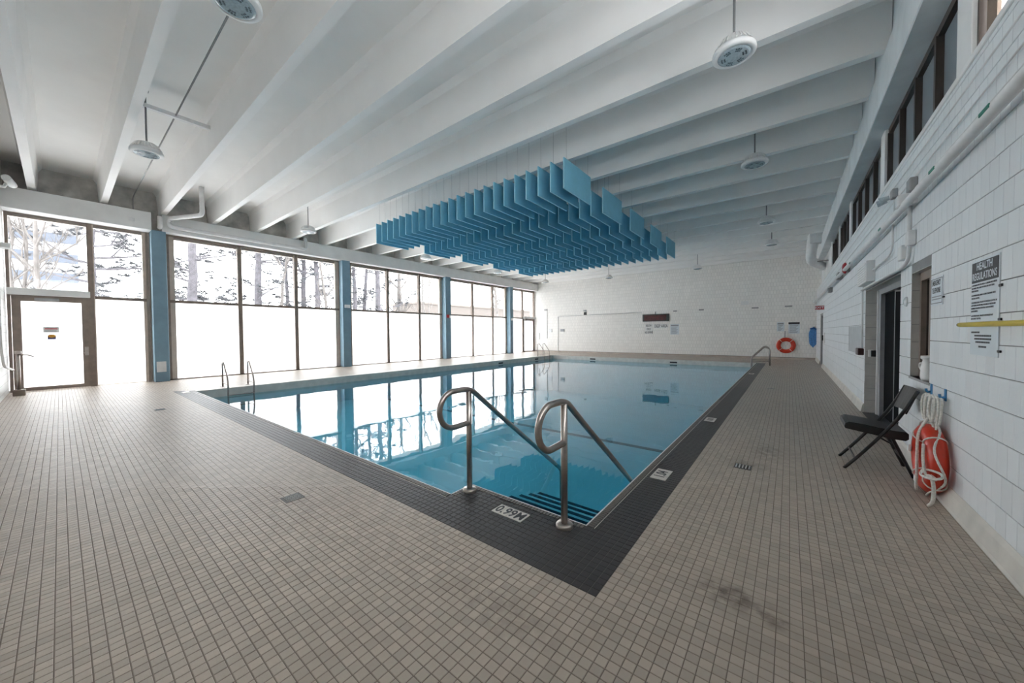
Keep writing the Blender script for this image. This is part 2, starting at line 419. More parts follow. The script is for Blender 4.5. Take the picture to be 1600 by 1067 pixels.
# ---- pool basin, gutter, coping
ZB = -0.80
pb = MB()
xs, ys = -2.2, PYN                           # steps: x range xs..PX1
pb.quad((PX0, PY0, ZB), (PX1, PY0, ZB), (PX1, 6.8, ZB), (PX0, 6.8, ZB))
pb.quad((PX0, 6.8, ZB), (PX1, 6.8, ZB), (PX1, PY1, -2.2), (PX0, PY1, -2.2))
pb.quad((PX0, PY0, 0), (PX0, PY1, 0), (PX0, PY1, -2.3), (PX0, PY0, -2.3))
pb.quad((PX1, PYN, 0), (PX1, PY1, 0), (PX1, PY1, -2.3), (PX1, PYN, -2.3))
pb.quad((PX0, PY1, 0), (PX1, PY1, 0), (PX1, PY1, -2.3), (PX0, PY1, -2.3))
pb.quad((PX0, PY0, 0), (PXN, PY0, 0), (PXN, PY0, -2.3), (PX0, PY0, -2.3))
pb.quad((PXN, PY0, 0), (PXN, PYN, 0), (PXN, PYN, -2.3), (PXN, PY0, -2.3))
pb.quad((PXN, PYN, 0), (PX1, PYN, 0), (PX1, PYN, -2.3), (PXN, PYN, -2.3))
basin = pb.build('pool_basin', M_POOL); tag(basin, 'pale blue tiled swimming pool basin', kind='structure')
for k in range(4):                               # steps going down into the water, dark nosings
    z = -0.235-0.05*k; y1 = 2.78+0.172*k; y0 = ys if k == 0 else y1-.172
    st = MB().box(xs, PX1, y0, y1, ZB-0.05, z).build('step', M_POOL, basin)
    MB().box(xs-0.004, PX1, y1-0.042, y1+0.003, z-0.012, z+0.003).build('nosing', M_NAVY, st)
MB().box(PX0, PX1, 6.76, 6.89, ZB-.02, ZB+.004).build('floor_line', M_NAVY, basin)
def strip(pts, w, mat, name, z0, z1):
    """flat bar along an axis-aligned polyline, kept just outside the pool"""
    b = MB()
    for (x0, y0), (x1, y1) in zip(pts, pts[1:]):
        b.box(min(x0, x1)-w, max(x0, x1)+w, min(y0, y1)-w, max(y0, y1)+w, z0, z1)
    return b.build(name, mat, basin)
edge = [(PX0, PY0), (PXN, PY0), (PXN, PYN), (PX1, PYN), (PX1, PY1)]
strip(edge, 0.005, M_WHITE, 'edge_trim', -0.05, 0.004)
gut = MB()                                       # small upright gutter tiles along the dark edges
def teeth(x0, y0, x1, y1, nx, ny, n):
    for k in range(n):
        t0 = (k+.12)/n; t1 = (k+.80)/n
        ax, ay, bx, by = x0+(x1-x0)*t0, y0+(y1-y0)*t0, x0+(x1-x0)*t1, y0+(y1-y0)*t1
        X = sorted((ax, bx, ax+nx*.045, bx+nx*.045)); Y = sorted((ay, by, ay+ny*.045, by+ny*.045))
        gut.box(X[0], X[-1], Y[0], Y[-1], -0.002, 0.0062)
teeth(PX0+4.5, PY0-.008, PXN, PY0-.008, 0, -1, 200); teeth(PXN+.008, PY0, PXN+.008, PYN-.03, 1, 0, 8); teeth(PXN, PYN-.008, PX1, PYN-.008, 0, -1, 40); teeth(PX1+.008, PYN, PX1+.008, PYN+6, 1, 0, 210)
tag(gut.build('gutter_tiles', pbr('brown_grey_gutter_tile', (0.15, 0.132, 0.118), 0.4), border), kind='stuff')
gl = MB()
gl.box(PX1+.062, PX1+.068, PYN, PY1, 0, 0.0045); gl.box(PX0, PXN, PY0-.068, PY0-.062, 0, 0.0045)
gl.build('joint_line', M_COPE, border)
wb = pbr('white_waterline_tile', (0.62, 0.62, 0.58), 0.35)
for (a, c, d, e_) in ((PX0, PX0+.005, PY0, PY1), (PX0, PX1, PY1-.005, PY1), (PX1-.005, PX1, PYN, PY1), (PX0, PXN, PY0, PY0+.005)):
    MB().box(a, c, d, e_, ZWAT-.06, -.002).build('waterline_band', wb, basin)
cp = MB()                                        # pale coping on the window side and far side
cp.bbox(PX0-0.30, PX0, PY0, PY1+0.3, -0.03, 0.012); cp.bbox(PX0, PX1, PY1, PY1+0.10, -0.03, 0.010)
cp.build('coping', M_COPE, basin)
for (x, y, sx, sy) in ((-9.0, PY1, .17, .02), (-4.6, PY1, .17, .02), (PX0, 14.0, .02, .17), (PX0, 17.3, .02, .17)):
    MB().bbox(x-sx, x+sx, y-sy, y+sy, -0.16, -0.09).build('skimmer_mouth', M_BLACK, basin)
wt = MB().quad((PX0+.001, PY0+.001, ZWAT), (PXN, PY0+.001, ZWAT), (PXN, PYN+.001, ZWAT), (PX1-.001, PYN+.001, ZWAT), (PX1-.001, PY1-.001, ZWAT), (PX0+.001, PY1-.001, ZWAT))
tag(wt.build('pool_water', M_WATER), 'calm clear blue water filling the swimming pool', 'water', kind='stuff')

# ---- ceiling slab and ribs
ce = MB().box(-16.1, 1.5, YB-0.1, YF+0.2, ZC, ZC+0.25)
ceiling = ce.build('ceiling', M_PAINT); tag(ceiling, 'white painted concrete ceiling with deep ribs', kind='structure')
rb = MB().prism([(-0.065, ZS), (0.065, ZS), (0.105, ZC-0.12), (0.17, ZC), (-0.17, ZC), (-0.105, ZC-0.12)], 0, XL-0.45, 1.02)
rib_me = rb.mesh('rib', M_RIB)
RIBY = [-0.355+1.205*k for k in range(20)]
for y in RIBY: link('rib', rib_me, ceiling, (0, y, 0))

# ---- far wall, wall behind the camera
tag(MB().box(-15.9, 1.4, YF, YF+0.2, 0, ZC).build('wall_far', M_FAR), 'white glazed block wall at the deep end', kind='structure')
tag(MB().box(-15.9, 1.4, YB-0.2, YB, 0, ZC).build('wall_back', M_BACK), 'white glazed block wall beside the glazed door', kind='structure')
tag(MB().prism([(YF, 0), (YF-.035, 0), (YF-.03, .085), (YF, .10)], 0, XW, XR).build('baseboard_far', M_FCOVE), 'beige tile base under the far wall', kind='structure')
MB().box(XW, XR, YF-.034, YF-.002, .085, .097).build('dark_line', M_INK, bpy.data.objects['baseboard_far'])  # dark strip along the top of the tile base

# ---- window wall: lintel, columns, infill above
wl = empty('wall_left', (XW, 10.9, 0)); tag(wl, 'window wall with concrete lintel and blue columns', kind='structure')
def wpart(b, name, mat, parent=wl):
    o = b.build(name, mat, parent); o.matrix_parent_inverse = Matrix.Translation(-Vector(wl.location)) if parent is wl else Matrix.Identity(4); return o
wpart(MB().bbox(-15.75, XL, 2.0, YF, 4.60, 5.12, .01), 'lintel', M_LINT)
wpart(MB().bbox(-15.75, XL+.16, YB, 1.76, 4.56, 5.08, .01), 'lintel', M_LINT)
wpart(MB().box(-15.75, -15.62, YB, YF, 4.6, ZC), 'infill_panel', M_CONC)
COLS = [(1.76, 2.09), (7.55, 7.90), (13.36, 13.74), (19.18, 19.52)]
for (a, c) in COLS:
    b = MB().bbox(XW-.05, XL, a, c, 0, 4.61, .012)
    wpart(b, 'column', M_BLUE)
wpart(MB().box(-15.75, -15.60, YB, YF, 0, 0.03), 'sill', M_COPE)
for (a, c) in COLS: wpart(MB().box(XW-.12, XW+.02, a-.16, c+.22, 0, 4.61), 'jamb', M_FRAMEL)
wpart(MB().box(-16.5, -15.76, YB-2, YF+1, 4.64, 4.95), 'eave', M_COPE)

# ---- glazing bays
def pane_box(x0, x1, y0, y1, z0, z1, name, frosted, parent):
    b = MB().box(x0, x1, y0, y1, z0, z1)
    if frosted: b.mi = [1, 1, 1, 1, 1, 0]
    o = b.build(name, [M_FROST, M_CLEAR] if frosted else M_CLEAR, parent); return o
ZT, ZH = 2.50, 4.62
def bay(n, y0, y1, mulls, door=None, label=''):
    e = empty('window_%d' % n, (0, 0, 0)); tag(e, label, kind='structure')
    w = 0.052; d0, d1 = XW-.09, XW+.06
    MB().box(d0, d1, y0, y0+.055, 0, ZH).build('frame', M_FRAME, e)
    MB().box(d0, d1, y1-.055, y1, 0, ZH).build('frame', M_FRAME, e)
    MB().box(d0, d1, y0, y1, ZH-.07, ZH+.02).build('frame', M_FRAME, e)
    if door is None: MB().box(d0, d1, y0, y1, 0, .035).build('frame', M_FRAME, e)
    for m in mulls:
        MB().box(d0, d1, m-w, m+w, 0, ZH).build('mullion', M_FRAME, e)
        MB().box(d0+.01, d1-.01, m+w, m+w+.022, 0, ZH).build('glazing_bead', M_FRAMEL, e)
    ed = [y0+.055]+[q for m in mulls for q in (m-w, m+w)]+[y1-.055]
    for a, c in zip(ed[0::2], ed[1::2]):
        MB().box(d0+.02, d1-.02, a, c, ZT-.042, ZT+.042).build('transom', M_FRAME, e)
        pane_box(XW-.012, XW, a, c, ZT+.035, ZH-.07, 'pane', False, e)
        MB().box(XW-.06, XW-.02, a, c, ZH-.15, ZH-.07).build('blind_cassette', M_FRAMEL, e)
        if door and a < (door[0]+door[1])/2 < c: continue
        pane_box(XW-.012, XW, a, c, .03, ZT-.035, 'frosted_pane', True, e)
    return e
bay(1, -0.80, 1.72, [0.57], (-.74, .54), 'glazed bay above and beside the entrance door')
bay(2, 2.13, 7.60, [4.00, 5.83], None, 'three wide panes between first and second blue columns')
bay(3, 8.02, 13.42, [9.92, 11.80], None, 'three panes between second and third blue columns')
bay(4, 13.95, 19.28, [15.82, 17.70], None, 'three panes between third and fourth blue columns')
bay(5, 19.72, 22.55, [21.05], (21.1, 22.5), 'narrow glazed bay at the far corner')
def glazed_door(n, y0, y1, hinge_far, label):
    e = empty('door_%d' % n, (0, 0, 0)); tag(e, label, kind='structure')
    x0, x1 = XW-.03, XW+.05; s = .14; top = ZT-.04
    leaf = MB(); leaf.box(x0, x1, y0, y0+s, .01, top); leaf.box(x0, x1, y1-s, y1, .01, top); leaf.box(x0, x1, y0+s, y1-s, top-.13, top); leaf.box(x0, x1, y0+s, y1-s, .01, .10)
    lf = leaf.build('leaf', M_FRAME, e)
    pane_box(XW-.01, XW+.01, y0+s, y1-s, .10, top-.13, 'frosted_pane', True, e)
    hy = y1-s/2 if not hinge_far else y0+s/2
    h = MB(); h.bbox(x1, x1+.02, hy-.035, hy+.035, .88, 1.12); h.tube([(x1+.02, hy, .95), (x1+.07, hy, .95), (x1+.07, hy-.14, .95)], .011)
    h.build('handle', M_STEEL, lf)
    MB().bbox(x1, x1+.055, y0+.35, y0+.75, top-.11, top-.04).build('closer', M_GREYM, lf)
    return e
d1 = glazed_door(1, -.735, .53, False, 'bronze framed entrance door with frosted glass')
MB().bbox(XW+.06, XW+.16, -.80, .55, ZT-.02, ZT+.15, .01).build('operator_box', M_LINT, d1)
d2 = glazed_door(2, 21.09, 22.48, True, 'bronze framed glass door in the far corner')
MB().bbox(XW+.06, XW+.16, 21.05, 22.55, ZT-.02, ZT+.13, .01).build('operator_box', M_LINT, d2)

# ---- right wall: mortar core with openings, glazed blocks as pieces
XM = XR+0.006
OPEN = [(4.99, 5.66, 0.92, 2.02), (6.13, 8.58, 0.0, 2.09), (18.35, 19.75, 0.0, 2.12)]
ZSILL = 3.37
wr = MB(); ycuts = [YB, 4.99, 5.66, 6.13, 8.58, 18.35, 19.75, YF]
for a, c in zip(ycuts, ycuts[1:]):
    o = [q for q in OPEN if abs(q[0]-a) < 1e-6]
    if o:
        if o[0][2] > 0: wr.box(XM, 1.30, a, c, 0, o[0][2])
        wr.box(XM, 1.30, a, c, o[0][3], ZSILL-.01)
    else: wr.box(XM, 1.30, a, c, 0, ZSILL-.01)
wallr = wr.build('wall_right', M_MORTAR); tag(wallr, 'white glazed block wall along the poolside', kind='structure')
pieces = []
for j in range(0, 17):
    z0 = 0.113+0.2*j; z1 = z0+0.2
    if z0 >= ZSILL-.03: break
    z1 = min(z1, ZSILL-.005); off = 0.0 if j % 2 == 0 else 0.0667
    k = 0
    y = 1.2+off
    while y < YF:
        segs = [(max(y, 1.2), min(y+.13333, YF))]
        for (oa, oc, za, zb) in OPEN:
            if z1 > za+.02 and z0 < zb-.02:
                ns = []
                for a, c in segs:
                    if c <= oa or a >= oc: ns.append((a, c))
                    else:
                        if a < oa: ns.append((a, oa))
                        if c > oc: ns.append((oc, c))
                segs = ns
        for a, c in segs:
            if c-a > .02: pieces.append((a, c, z0, z1))
        y += .13333
def brick(b, a, c, z0, z1):
    g = .0022; i = .0028; y0, y1, q0, q1 = a+g, c-g, z0+g+.0008, z1-g-.0008; o = len(b.v)
    for (x, e) in ((XM+.002, 0), (XR+.0016, 0), (XR, i)):
        b.v += [(x, y0+e, q0+e), (x, y1-e, q0+e), (x, y1-e, q1-e), (x, y0+e, q1-e)]
    b.f += [tuple(o+k for k in (11, 10, 9, 8))]
    for r in (0, 4):
        b.f += [(o+r+(k+1) % 4, o+r+k, o+r+4+k, o+r+4+(k+1) % 4) for k in range(4)]
    b.mi += [0]*9; return b
sc_p = []
for q in pieces:
    v = in_view((XR, (q[0]+q[1])/2, (q[2]+q[3])/2))
    if q[1] < 2.6 : continue
    sc_p.append(((v[0] if v else 50), q))
sc_p.sort(key=lambda t: t[0])
cache = {}
for d, q in sc_p[:300]:
    key = (round(q[1]-q[0], 4), round(q[3]-q[2], 4))
    if key not in cache: cache[key] = brick(MB(), 0, key[0], 0, key[1]).mesh('brick', M_BLOCK)
    link('brick', cache[key], wallr, (0, q[0], q[2]))
bw = MB()
for d, q in sc_p[300:]: brick(bw, *q)
tag(bw.build('brickwork', M_BLOCK, wallr), kind='stuff')
rv = MB()                                         # block returns inside the openings and the sill cap
for (oa, oc, za, zb) in OPEN:
    n = max(1, int(round((zb-za)/.2)))
    for k in range(n):
        q0 = za+(zb-za)*k/n+.003; q1 = za+(zb-za)*(k+1)/n-.003
        rv.box(XR+.002, 1.29, oc-.002, oc+.001, q0, q1)
    rv.box(XR+.002, 1.29, oa, oc, zb-.006, zb+.0005)
rv.build('reveal', pbr('grey_block_return', (0.50, 0.485, 0.455), 0.5), wallr)
MB().bbox(XR-.012, 1.32, YB, YF, ZSILL-.02, ZSILL+.03).build('sill_cap', M_LINT, wallr)
MB().box(XR-.006, 1.2, 4.97, 5.68, .895, .92).build('window_ledge', M_GREYM, wallr)
co = MB()
for a, c in ((YB, 6.13), (8.58, 18.35), (19.75, YF)):
    co.prism([(XR+.002, 0), (XR-.045, 0), (XR-.036, .02), (XR-.02, .12), (XR-.004, .15), (XR+.002, .15)], 1, a, c)
tag(co.build('baseboard_right', M_COVE), 'cream cove base along the block wall', kind='structure')
# edge beam and clerestory
tag(MB().bbox(0.97, 1.6, YB, YF, 4.57, ZS+.02, .012).build('beam_right', M_BEAMP), 'long grey concrete edge beam above the clerestory', kind='structure')
MB().box(1.03, 1.6, YB, YF, ZS, ZC+.1).build('infill_panel', M_BEAMP, bpy.data.objects['beam_right'])
tag(MB().box(1.2, 1.45, 17.05, YF, ZSILL, 4.6).build('wall_upper', M_LINT), 'plain white wall beyond the clerestory windows', kind='structure')
XC = 1.20
def clere(n, y0, y1, np_, mat, label):
    e = empty('window_%d' % n, (0, 0, 0)); tag(e, label, kind='structure')
    MB().box(XC, XC+.09, y0, y1, 4.49, 4.58).build('frame', M_FRAMED, e); MB().box(XC, XC+.09, y0, y1, ZSILL+.02, ZSILL+.06).build('frame', M_FRAMED, e)
    for k in range(np_+1):
        y = y0+(y1-y0)*k/np_; MB().box(XC-.01, XC+.09, max(y0, y-.03), min(y1, y+.03), ZSILL+.02, 4.50).build('mullion', M_FRAMED, e)
        if k < np_: MB().box(XC+.05, XC+.06, y+.03, y+(y1-y0)/np_-.03, ZSILL+.06, 4.49).build('pane', mat, e)
    return e
CB = [(5.02, 8.10), (8.40, 11.98), (12.28, 14.55), (14.75, 17.0)]
cn = ['nearest the telephone sign, four', 'second along the block wall,', 'third along the block wall,', 'last before the plain wall,']
for k, (a, c) in enumerate(CB): clere(6+k, a, c, 4 if k < 2 else 3, M_CLER, 'clerestory of grey panes, %s bay' % cn[k].strip(','))
for k, (a, c) in enumerate([(4.69, 5.02), (8.10, 8.40), (11.98, 12.28), (14.55, 14.75), (17.0, 17.1)]):
    tag(MB().bbox(XC-.04, XC+.2, a, c, ZSILL, 4.58).build('trim_%d' % (k+1), M_LINT), 'pale post between clerestory windows', kind='structure')
e = clere(10, 1.2, 4.69, 3, M_CLEAR, 'clear clerestory window with a brown blind')
MB().box(XC+.02, XC+.04, 4.44, 4.62, ZSILL+.08, 4.45).build('blind', M_BROWN, e)

# ================================================================== THINGS
def thing(name, label, cat, loc=(0, 0, 0), group=None):
    return tag(empty(name, loc), label, cat, group)
def part(b, name, mat, root, parent=None, smooth=False):
    """mesh drawn in world coordinates, stored relative to its thing's base"""
    L = root.location; b.v = [(x-L.x, y-L.y, z-L.z) for x, y, z in b.v]
    return b.build(name, mat, parent or root, smooth)
def solo(b, name, mat, label, cat, group=None, smooth=False):
    xs_ = [v[0] for v in b.v]; ys_ = [v[1] for v in b.v]; zs_ = [v[2] for v in b.v]
    c = ((min(xs_)+max(xs_))/2, (min(ys_)+max(ys_))/2, min(zs_))
    b.v = [(x-c[0], y-c[1], z-c[2]) for x, y, z in b.v]
    o = b.build(name, mat, None, smooth, c); return tag(o, label, cat, group)
ORD = ['first', 'second', 'third', 'fourth', 'fifth', 'sixth', 'seventh', 'eighth', 'ninth', 'tenth', 'eleventh', 'twelfth', 'thirteenth', 'fourteenth', 'fifteenth',
       'sixteenth', 'seventeenth', 'eighteenth', 'nineteenth', 'twentieth', 'twenty-first', 'twenty-second', 'twenty-third']

# ---- blue ceiling baffles: five rows of 23
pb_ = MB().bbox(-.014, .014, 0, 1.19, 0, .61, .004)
pb_.mi = [0 if len({round(pb_.v[i][0], 4) for i in f}) == 1 else 1 for f in pb_.f]  # edge and chamfer faces get the painted lit tone
pan_me = pb_.mesh('panel', [M_BAFF, M_BAFLIT])
wire_me = MB().tube([(0, 0, .60), (0, 0, ZC-4.26)], .0022, 5).mesh('wire', M_GREYM)
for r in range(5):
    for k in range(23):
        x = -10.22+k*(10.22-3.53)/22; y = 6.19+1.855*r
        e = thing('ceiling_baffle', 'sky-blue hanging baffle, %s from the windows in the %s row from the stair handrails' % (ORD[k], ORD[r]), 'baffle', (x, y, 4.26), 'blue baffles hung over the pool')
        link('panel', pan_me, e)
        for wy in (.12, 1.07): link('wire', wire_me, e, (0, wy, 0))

# ---- pendant lamps
def lamp_proto():
    e = empty('pendant_lamp')
    MB().lathe([(.02, .20), (.10, .20), (.135, .185), (.15, .15), (.155, .10), (.155, .10), (.20, .075), (.225, .05), (.23, .015), (.215, 0), (.17, -.004), (.165, .012), (.0, .012)][::-1], 32).build('housing', M_WHITE, e, True)
    fins = MB()
    for j in range(28):
        a = 2*math.pi*j/28; c, s_ = math.cos(a), math.sin(a)
        fins.tube([(c*.150, s_*.150, .17), (c*.205, s_*.205, .085)], .007, 4)
    fins.build('cooling_fins', M_WHITE, e)
    ln = MB().lathe([(.0, .004), (.166, .004), (.17, -.004), (.15, -.012), (.0, -.014)], 28).build('lens', M_LENS, e)
    for j in range(6):
        a = math.pi/3*j; led = MB()
        for q in range(6):
            b_ = a+(q % 3-1)*.2; rr = .095+.03*(q//3); led.box(rr*math.cos(b_)-.008, rr*math.cos(b_)+.008, rr*math.sin(b_)-.008, rr*math.sin(b_)+.008, -.017, -.010)
        led.build('emitter', M_LED, ln)
    return e
lp = lamp_proto()
lamps = [(-0.55, 5.04, 4.70, 'pendant lamp beside the block wall, closest to the stair handrails', 0), (-0.57, 8.55, 4.70, 'pendant lamp second along the block wall', 0), (-0.58, 13.3, 4.70, 'pendant lamp third along the block wall', 0),
         (-0.56, 16.8, 4.70, 'pendant lamp fourth along the block wall', 0), (-4.40, 1.16, 4.72, 'pendant lamp cut off by the top of the picture', 0), (-9.2, 1.05, 4.70, 'pendant lamp hanging beside the short metal ceiling channel', 1),
         (-12.2, 5.0, 4.70, 'pendant lamp in front of the first wide window bay', 0), (-12.3, 9.75, 4.62, 'pendant lamp by the windows beside the front row of baffles', 0), (-12.3, 14.5, 4.62, 'pendant lamp by the windows at the middle of the baffles', 0),
         (-12.3, 19.2, 4.62, 'pendant lamp by the windows past the last row of baffles', 0), (-8.4, 20.0, 4.60, 'small pendant lamp before the far wall, on the window side of the clock', 0), (-3.7, 20.0, 4.60, 'small pendant lamp before the far wall, toward the life ring', 0)]
for i, (x, y, z, lab, tilt) in enumerate(lamps):
    e = lp if i == 0 else copy_tree(lp)
    e.location = (x, y, z); tag(e, lab, 'lamp', 'pendant lamps round the pool hall')
    ry = min(RIBY, key=lambda q: abs(q-y)); zt = ZS if abs(ry-y) < .08 else ZC
    MB().tube([(0, 0, .19), (0, 0, zt-z)], .014, 8).build('rod', M_GREYM, e)
    MB().lathe([(.05, zt-z-.03), (.05, zt-z)], 12).build('canopy', M_GREYM, e)
# strut and conduit on the ceiling by the tilted lamp
b = MB().box(-9.26, -9.18, .90, 2.0, ZC-.31, ZC-.29); b.box(-9.26, -9.245, .9, 2.0, ZC-.29, ZC-.24); b.box(-9.195, -9.18, .9, 2.0, ZC-.29, ZC-.24)
solo(b, 'ceiling_strut', M_WHITE2, 'short grey metal channel fixed across two ceiling ribs', 'strut')
solo(MB().tube(fillet([(-3.9, 1.45, ZC-.27), (-15.3, 1.45, ZC-.27), (-15.58, 1.45, ZC-.30), (-15.58, 1.45, 5.10)], .1), .013, 8), 'ceiling_conduit', M_GREYM, 'thin dark conduit running between ceiling ribs to the window wall', 'conduit', smooth=True)

# ---- white drain pipe over the first wide bay
b = MB().tube(fillet([(-13.9, 2.72, ZC), (-13.9, 2.72, 5.02), (-15.0, 2.15, 5.00), (-15.02, 2.15, 4.76), (-15.02, 6.05, 4.76), (-15.02, 6.05, 5.20), (-15.5, 6.05, 5.22)], .12), .062, 14)
solo(b, 'drain_pipe', M_WHITE2, 'white drain pipe bending down and along the lintel', 'pipe', smooth=True)
b = MB().tube(fillet([(-15.02, 1.95, 5.02), (-15.02, 1.95, 4.72), (-15.13, 1.95, 4.70)], .05), .06, 12)
solo(b, 'pipe_elbow', M_WHITE2, 'short white pipe elbow above the first blue column', 'pipe', smooth=True)

# ---- column plates
solo(MB().bbox(XL, XL+.02, 1.80, 2.01, .30, .62), 'vent_plate', M_WHITE2, 'square cream plate low on the first blue column', 'plate')
solo(MB().bbox(XL, XL+.06, 7.62, 7.84, 2.56, 2.70), 'wall_sensor', M_WHITE, 'small white box on the second blue column', 'sensor')
e = thing('alarm_strobe', 'small red and white alarm on the third blue column', 'alarm', (XL, 13.55, 2.3))
part(MB().bbox(XL, XL+.06, 13.40, 13.56, 2.3, 2.48), 'bell', M_RED, e); part(MB().bbox(XL, XL+.05, 13.58, 13.70, 2.3, 2.46), 'strobe', M_WHITE, e)
solo(MB().bbox(XL, XL+.06, 19.26, 19.44, 2.3, 2.46), 'wall_sensor', M_WHITE, 'small white box on the fourth blue column', 'sensor')
solo(MB().bbox(XL+.16, XL+.17, 1.30, 1.42, 4.73, 4.83), 'lintel_plate', M_WHITE2, 'small switch plate on the grey lintel above the entrance', 'plate')

# ---- signs on the entrance door glass
e = thing('door_notice', 'white notice with red heading on the entrance door glass', 'notice', (XW+.012, -.14, 1.52))
part(MB().box(XW+.011, XW+.014, -.27, .0, 1.51, 1.67), 'sheet', M_WHITE, e)
part(MB().box(XW+.014, XW+.0155, -.24, -.03, 1.60, 1.635), 'heading_bar', M_PINK, e)
g_ = MB()
for z in (1.535, 1.56): g_.box(XW+.014, XW+.0155, -.24, -.05, z, z+.010)
tag(part(g_, 'print', M_GREYP, e), kind='stuff')
e = thing('door_sticker', 'gold and navy square sticker on the entrance door glass', 'sticker', (XW+.012, -.13, 1.34))
part(MB().box(XW+.011, XW+.013, -.20, -.06, 1.335, 1.43), 'base', M_NAVYS, e)
dm = MB(); L_ = [(XW+.015, -.13+.07*math.cos(t*math.pi/12), 1.425+.045*math.sin(t*math.pi/12)) for t in range(24)]; dm.quad(*L_); dm.quad(*[(XW+.013, y, z) for _, y, z in L_])
part(dm, 'emblem', M_GOLD, e)

# ---- push-button post, camera, wall fittings near the entrance
e = thing('button_post', 'low steel post on a square foot beside the entrance door', 'post', (-14.6, -.62, 0))
part(MB().bbox(-14.72, -14.45, -.72, -.54, 0, .14), 'foot', pbr('post_foot_brown', (.20, .16, .13), .5), e)
part(MB().tube([(-14.6, -.63, .13), (-14.6, -.63, 1.03)], .03, 12), 'pole', M_STEEL, e, smooth=True)
part(MB().tube([(-14.6, -.63, .98), (-14.55, -.50, .97), (-14.5, -.40, .93)], .018, 8), 'arm', M_STEEL, e, smooth=True)
part(MB().bbox(-14.65, -14.55, -.68, -.58, 1.0, 1.07), 'head', M_STEEL, e)
e = thing('security_camera', 'white security camera on the wall beside the entrance', 'camera', (-14.2, -.75, 4.9))
part(MB().tube([(-14.0, -.80, 4.80), (-14.0, -.70, 4.80), (-14.0, -.66, 4.92)], .03, 8), 'bracket', M_WHITE, e, smooth=True)
part(MB().tube([(-13.8, -.66, 4.97), (-14.15, -.60, 4.92), (-14.2, -.58, 4.91)], [.07, .075, .06], 12), 'housing', M_WHITE, e, smooth=True)
part(MB().tube([(-14.2, -.58, 4.91), (-14.22, -.577, 4.907)], .045, 10), 'lens', M_BLACK, e)
e = thing('wall_camera', 'small grey device on a bracket beside the entrance transom', 'camera', (-13.6, -.75, 3.35))
part(MB().bbox(-13.75, -13.45, -.80, -.62, 3.36, 3.46), 'body', M_LINT, e); part(MB().bbox(-13.80, -13.74, -.72, -.62, 3.38, 3.44), 'lens', M_BLACK, e)
solo(MB().tube(fillet([(-13.4, -.79, 3.3), (-13.4, -.79, 1.2), (-13.7, -.78, .75), (-14.55, -.70, .62)], .15), .022, 8), 'wall_conduit', M_LINT, 'grey conduit dropping down the wall to the steel post', 'conduit', smooth=True)

# ---- stair handrails
def handrail(x, label, bend):
    e = thing('handrail', label, 'handrail', (x, 2.23, 0), 'stainless handrails at the pool steps')
    zr = .905; yp = 2.23
    L_ = [(x, yp, .618), (x, yp-.06, .616), (x, yp-.12, .614)]
    for t in range(0, 17):
        a = -math.pi/2-math.pi*t/16
        L_.append((x, yp-.175+.16*math.cos(a), .767+.154*math.sin(a)))
    L_ += [(x, yp-.10, .921), (x, yp-.04, .918), (x, yp+.03, .900), (x, yp+.09, .865), (x, yp+.30, .70), (x, yp+.90, .243), (x, yp+1.50, -.215), (x, yp+1.58, -.28), (x, yp+1.62, -.36), (x, yp+1.62, -.60), (x, yp+1.62, -.79)]
    part(MB().tube(smooth_pts(L_, 5), .0235, 14), 'rail', M_STEEL, e, smooth=True)
    part(MB().tube([(x, yp, .0), (x, yp, .90)], .0245, 14), 'post', M_STEEL, e, smooth=True)
    part(MB().lathe([(.026, .034), (.056, .030), (.062, .022), (.064, .004), (.064, .0)][::-1], 24, (x, yp, 0)), 'escutcheon', M_STEEL, e, smooth=True)
handrail(-2.24, 'stainless handrail farther from the block wall at the pool steps', 0)
handrail(-1.275, 'stainless handrail closer to the block wall at the pool steps', 0)

# ---- ladders on the window side
def ladder(y, label, h=.66, w=.57, down=1.0):
    x = PX0-.38
    e = thing('pool_ladder', label, 'ladder', (x, y, 0), 'pool ladders on the window side')
    for k in (0, 1):
        yy = y+w*k
        L_ = fillet([(x, yy, 0), (x, yy, h), (x+.10, yy, h+.03), (PX0+.07, yy, h*.45), (PX0+.12, yy, 0.10), (PX0+.12, yy, -down)], .10)
        part(MB().tube(L_, .02, 10), 'rail', M_STEEL, e, smooth=True)
        part(MB().lathe([(.055, 0), (.055, .012), (.03, .02)], 16, (x, yy, 0.012)), 'escutcheon', M_STEEL, e)
        part(MB().tube([(x, yy, .13), (PX0+.12, yy, .10)], .012, 8), 'tie_bar', M_STEEL, e)
    for z in (-.17, -.45, -.72): part(MB().bbox(PX0+.09, PX0+.17, y, y+w, z-.012, z+.012), 'tread', M_STEEL, e)
ladder(2.70, 'stainless pool ladder in front of the first wide window bay')
ladder(18.0, 'thin stainless pool ladder in the far corner by the glass door', h=.74)

# ---- rail at the far end of the block-wall side
e = thing('grab_rail', 'stainless grab rail at the deep end, before the red life ring', 'handrail', (-.8, 18.2, 0))
for k, (dx, dy) in enumerate(((0, 0), (-.05, 1.0))):
    L_ = fillet([(-.62+dx, 17.9+dy, 0), (-.62+dx, 17.9+dy, .70), (-.80+dx, 17.9+dy, .78), (-1.18+dx, 17.9+dy, .36), (-1.25+dx, 17.9+dy, .28), (-1.25+dx, 17.9+dy, -.5)], .12)
    part(MB().tube(L_, .028, 10), 'rail', M_STEEL, e, smooth=True)
    part(MB().tube([(-.63+dx, 17.9+dy, .18), (-1.24+dx, 17.9+dy, .18)], .016, 8), 'tie_bar', M_STEEL, e)

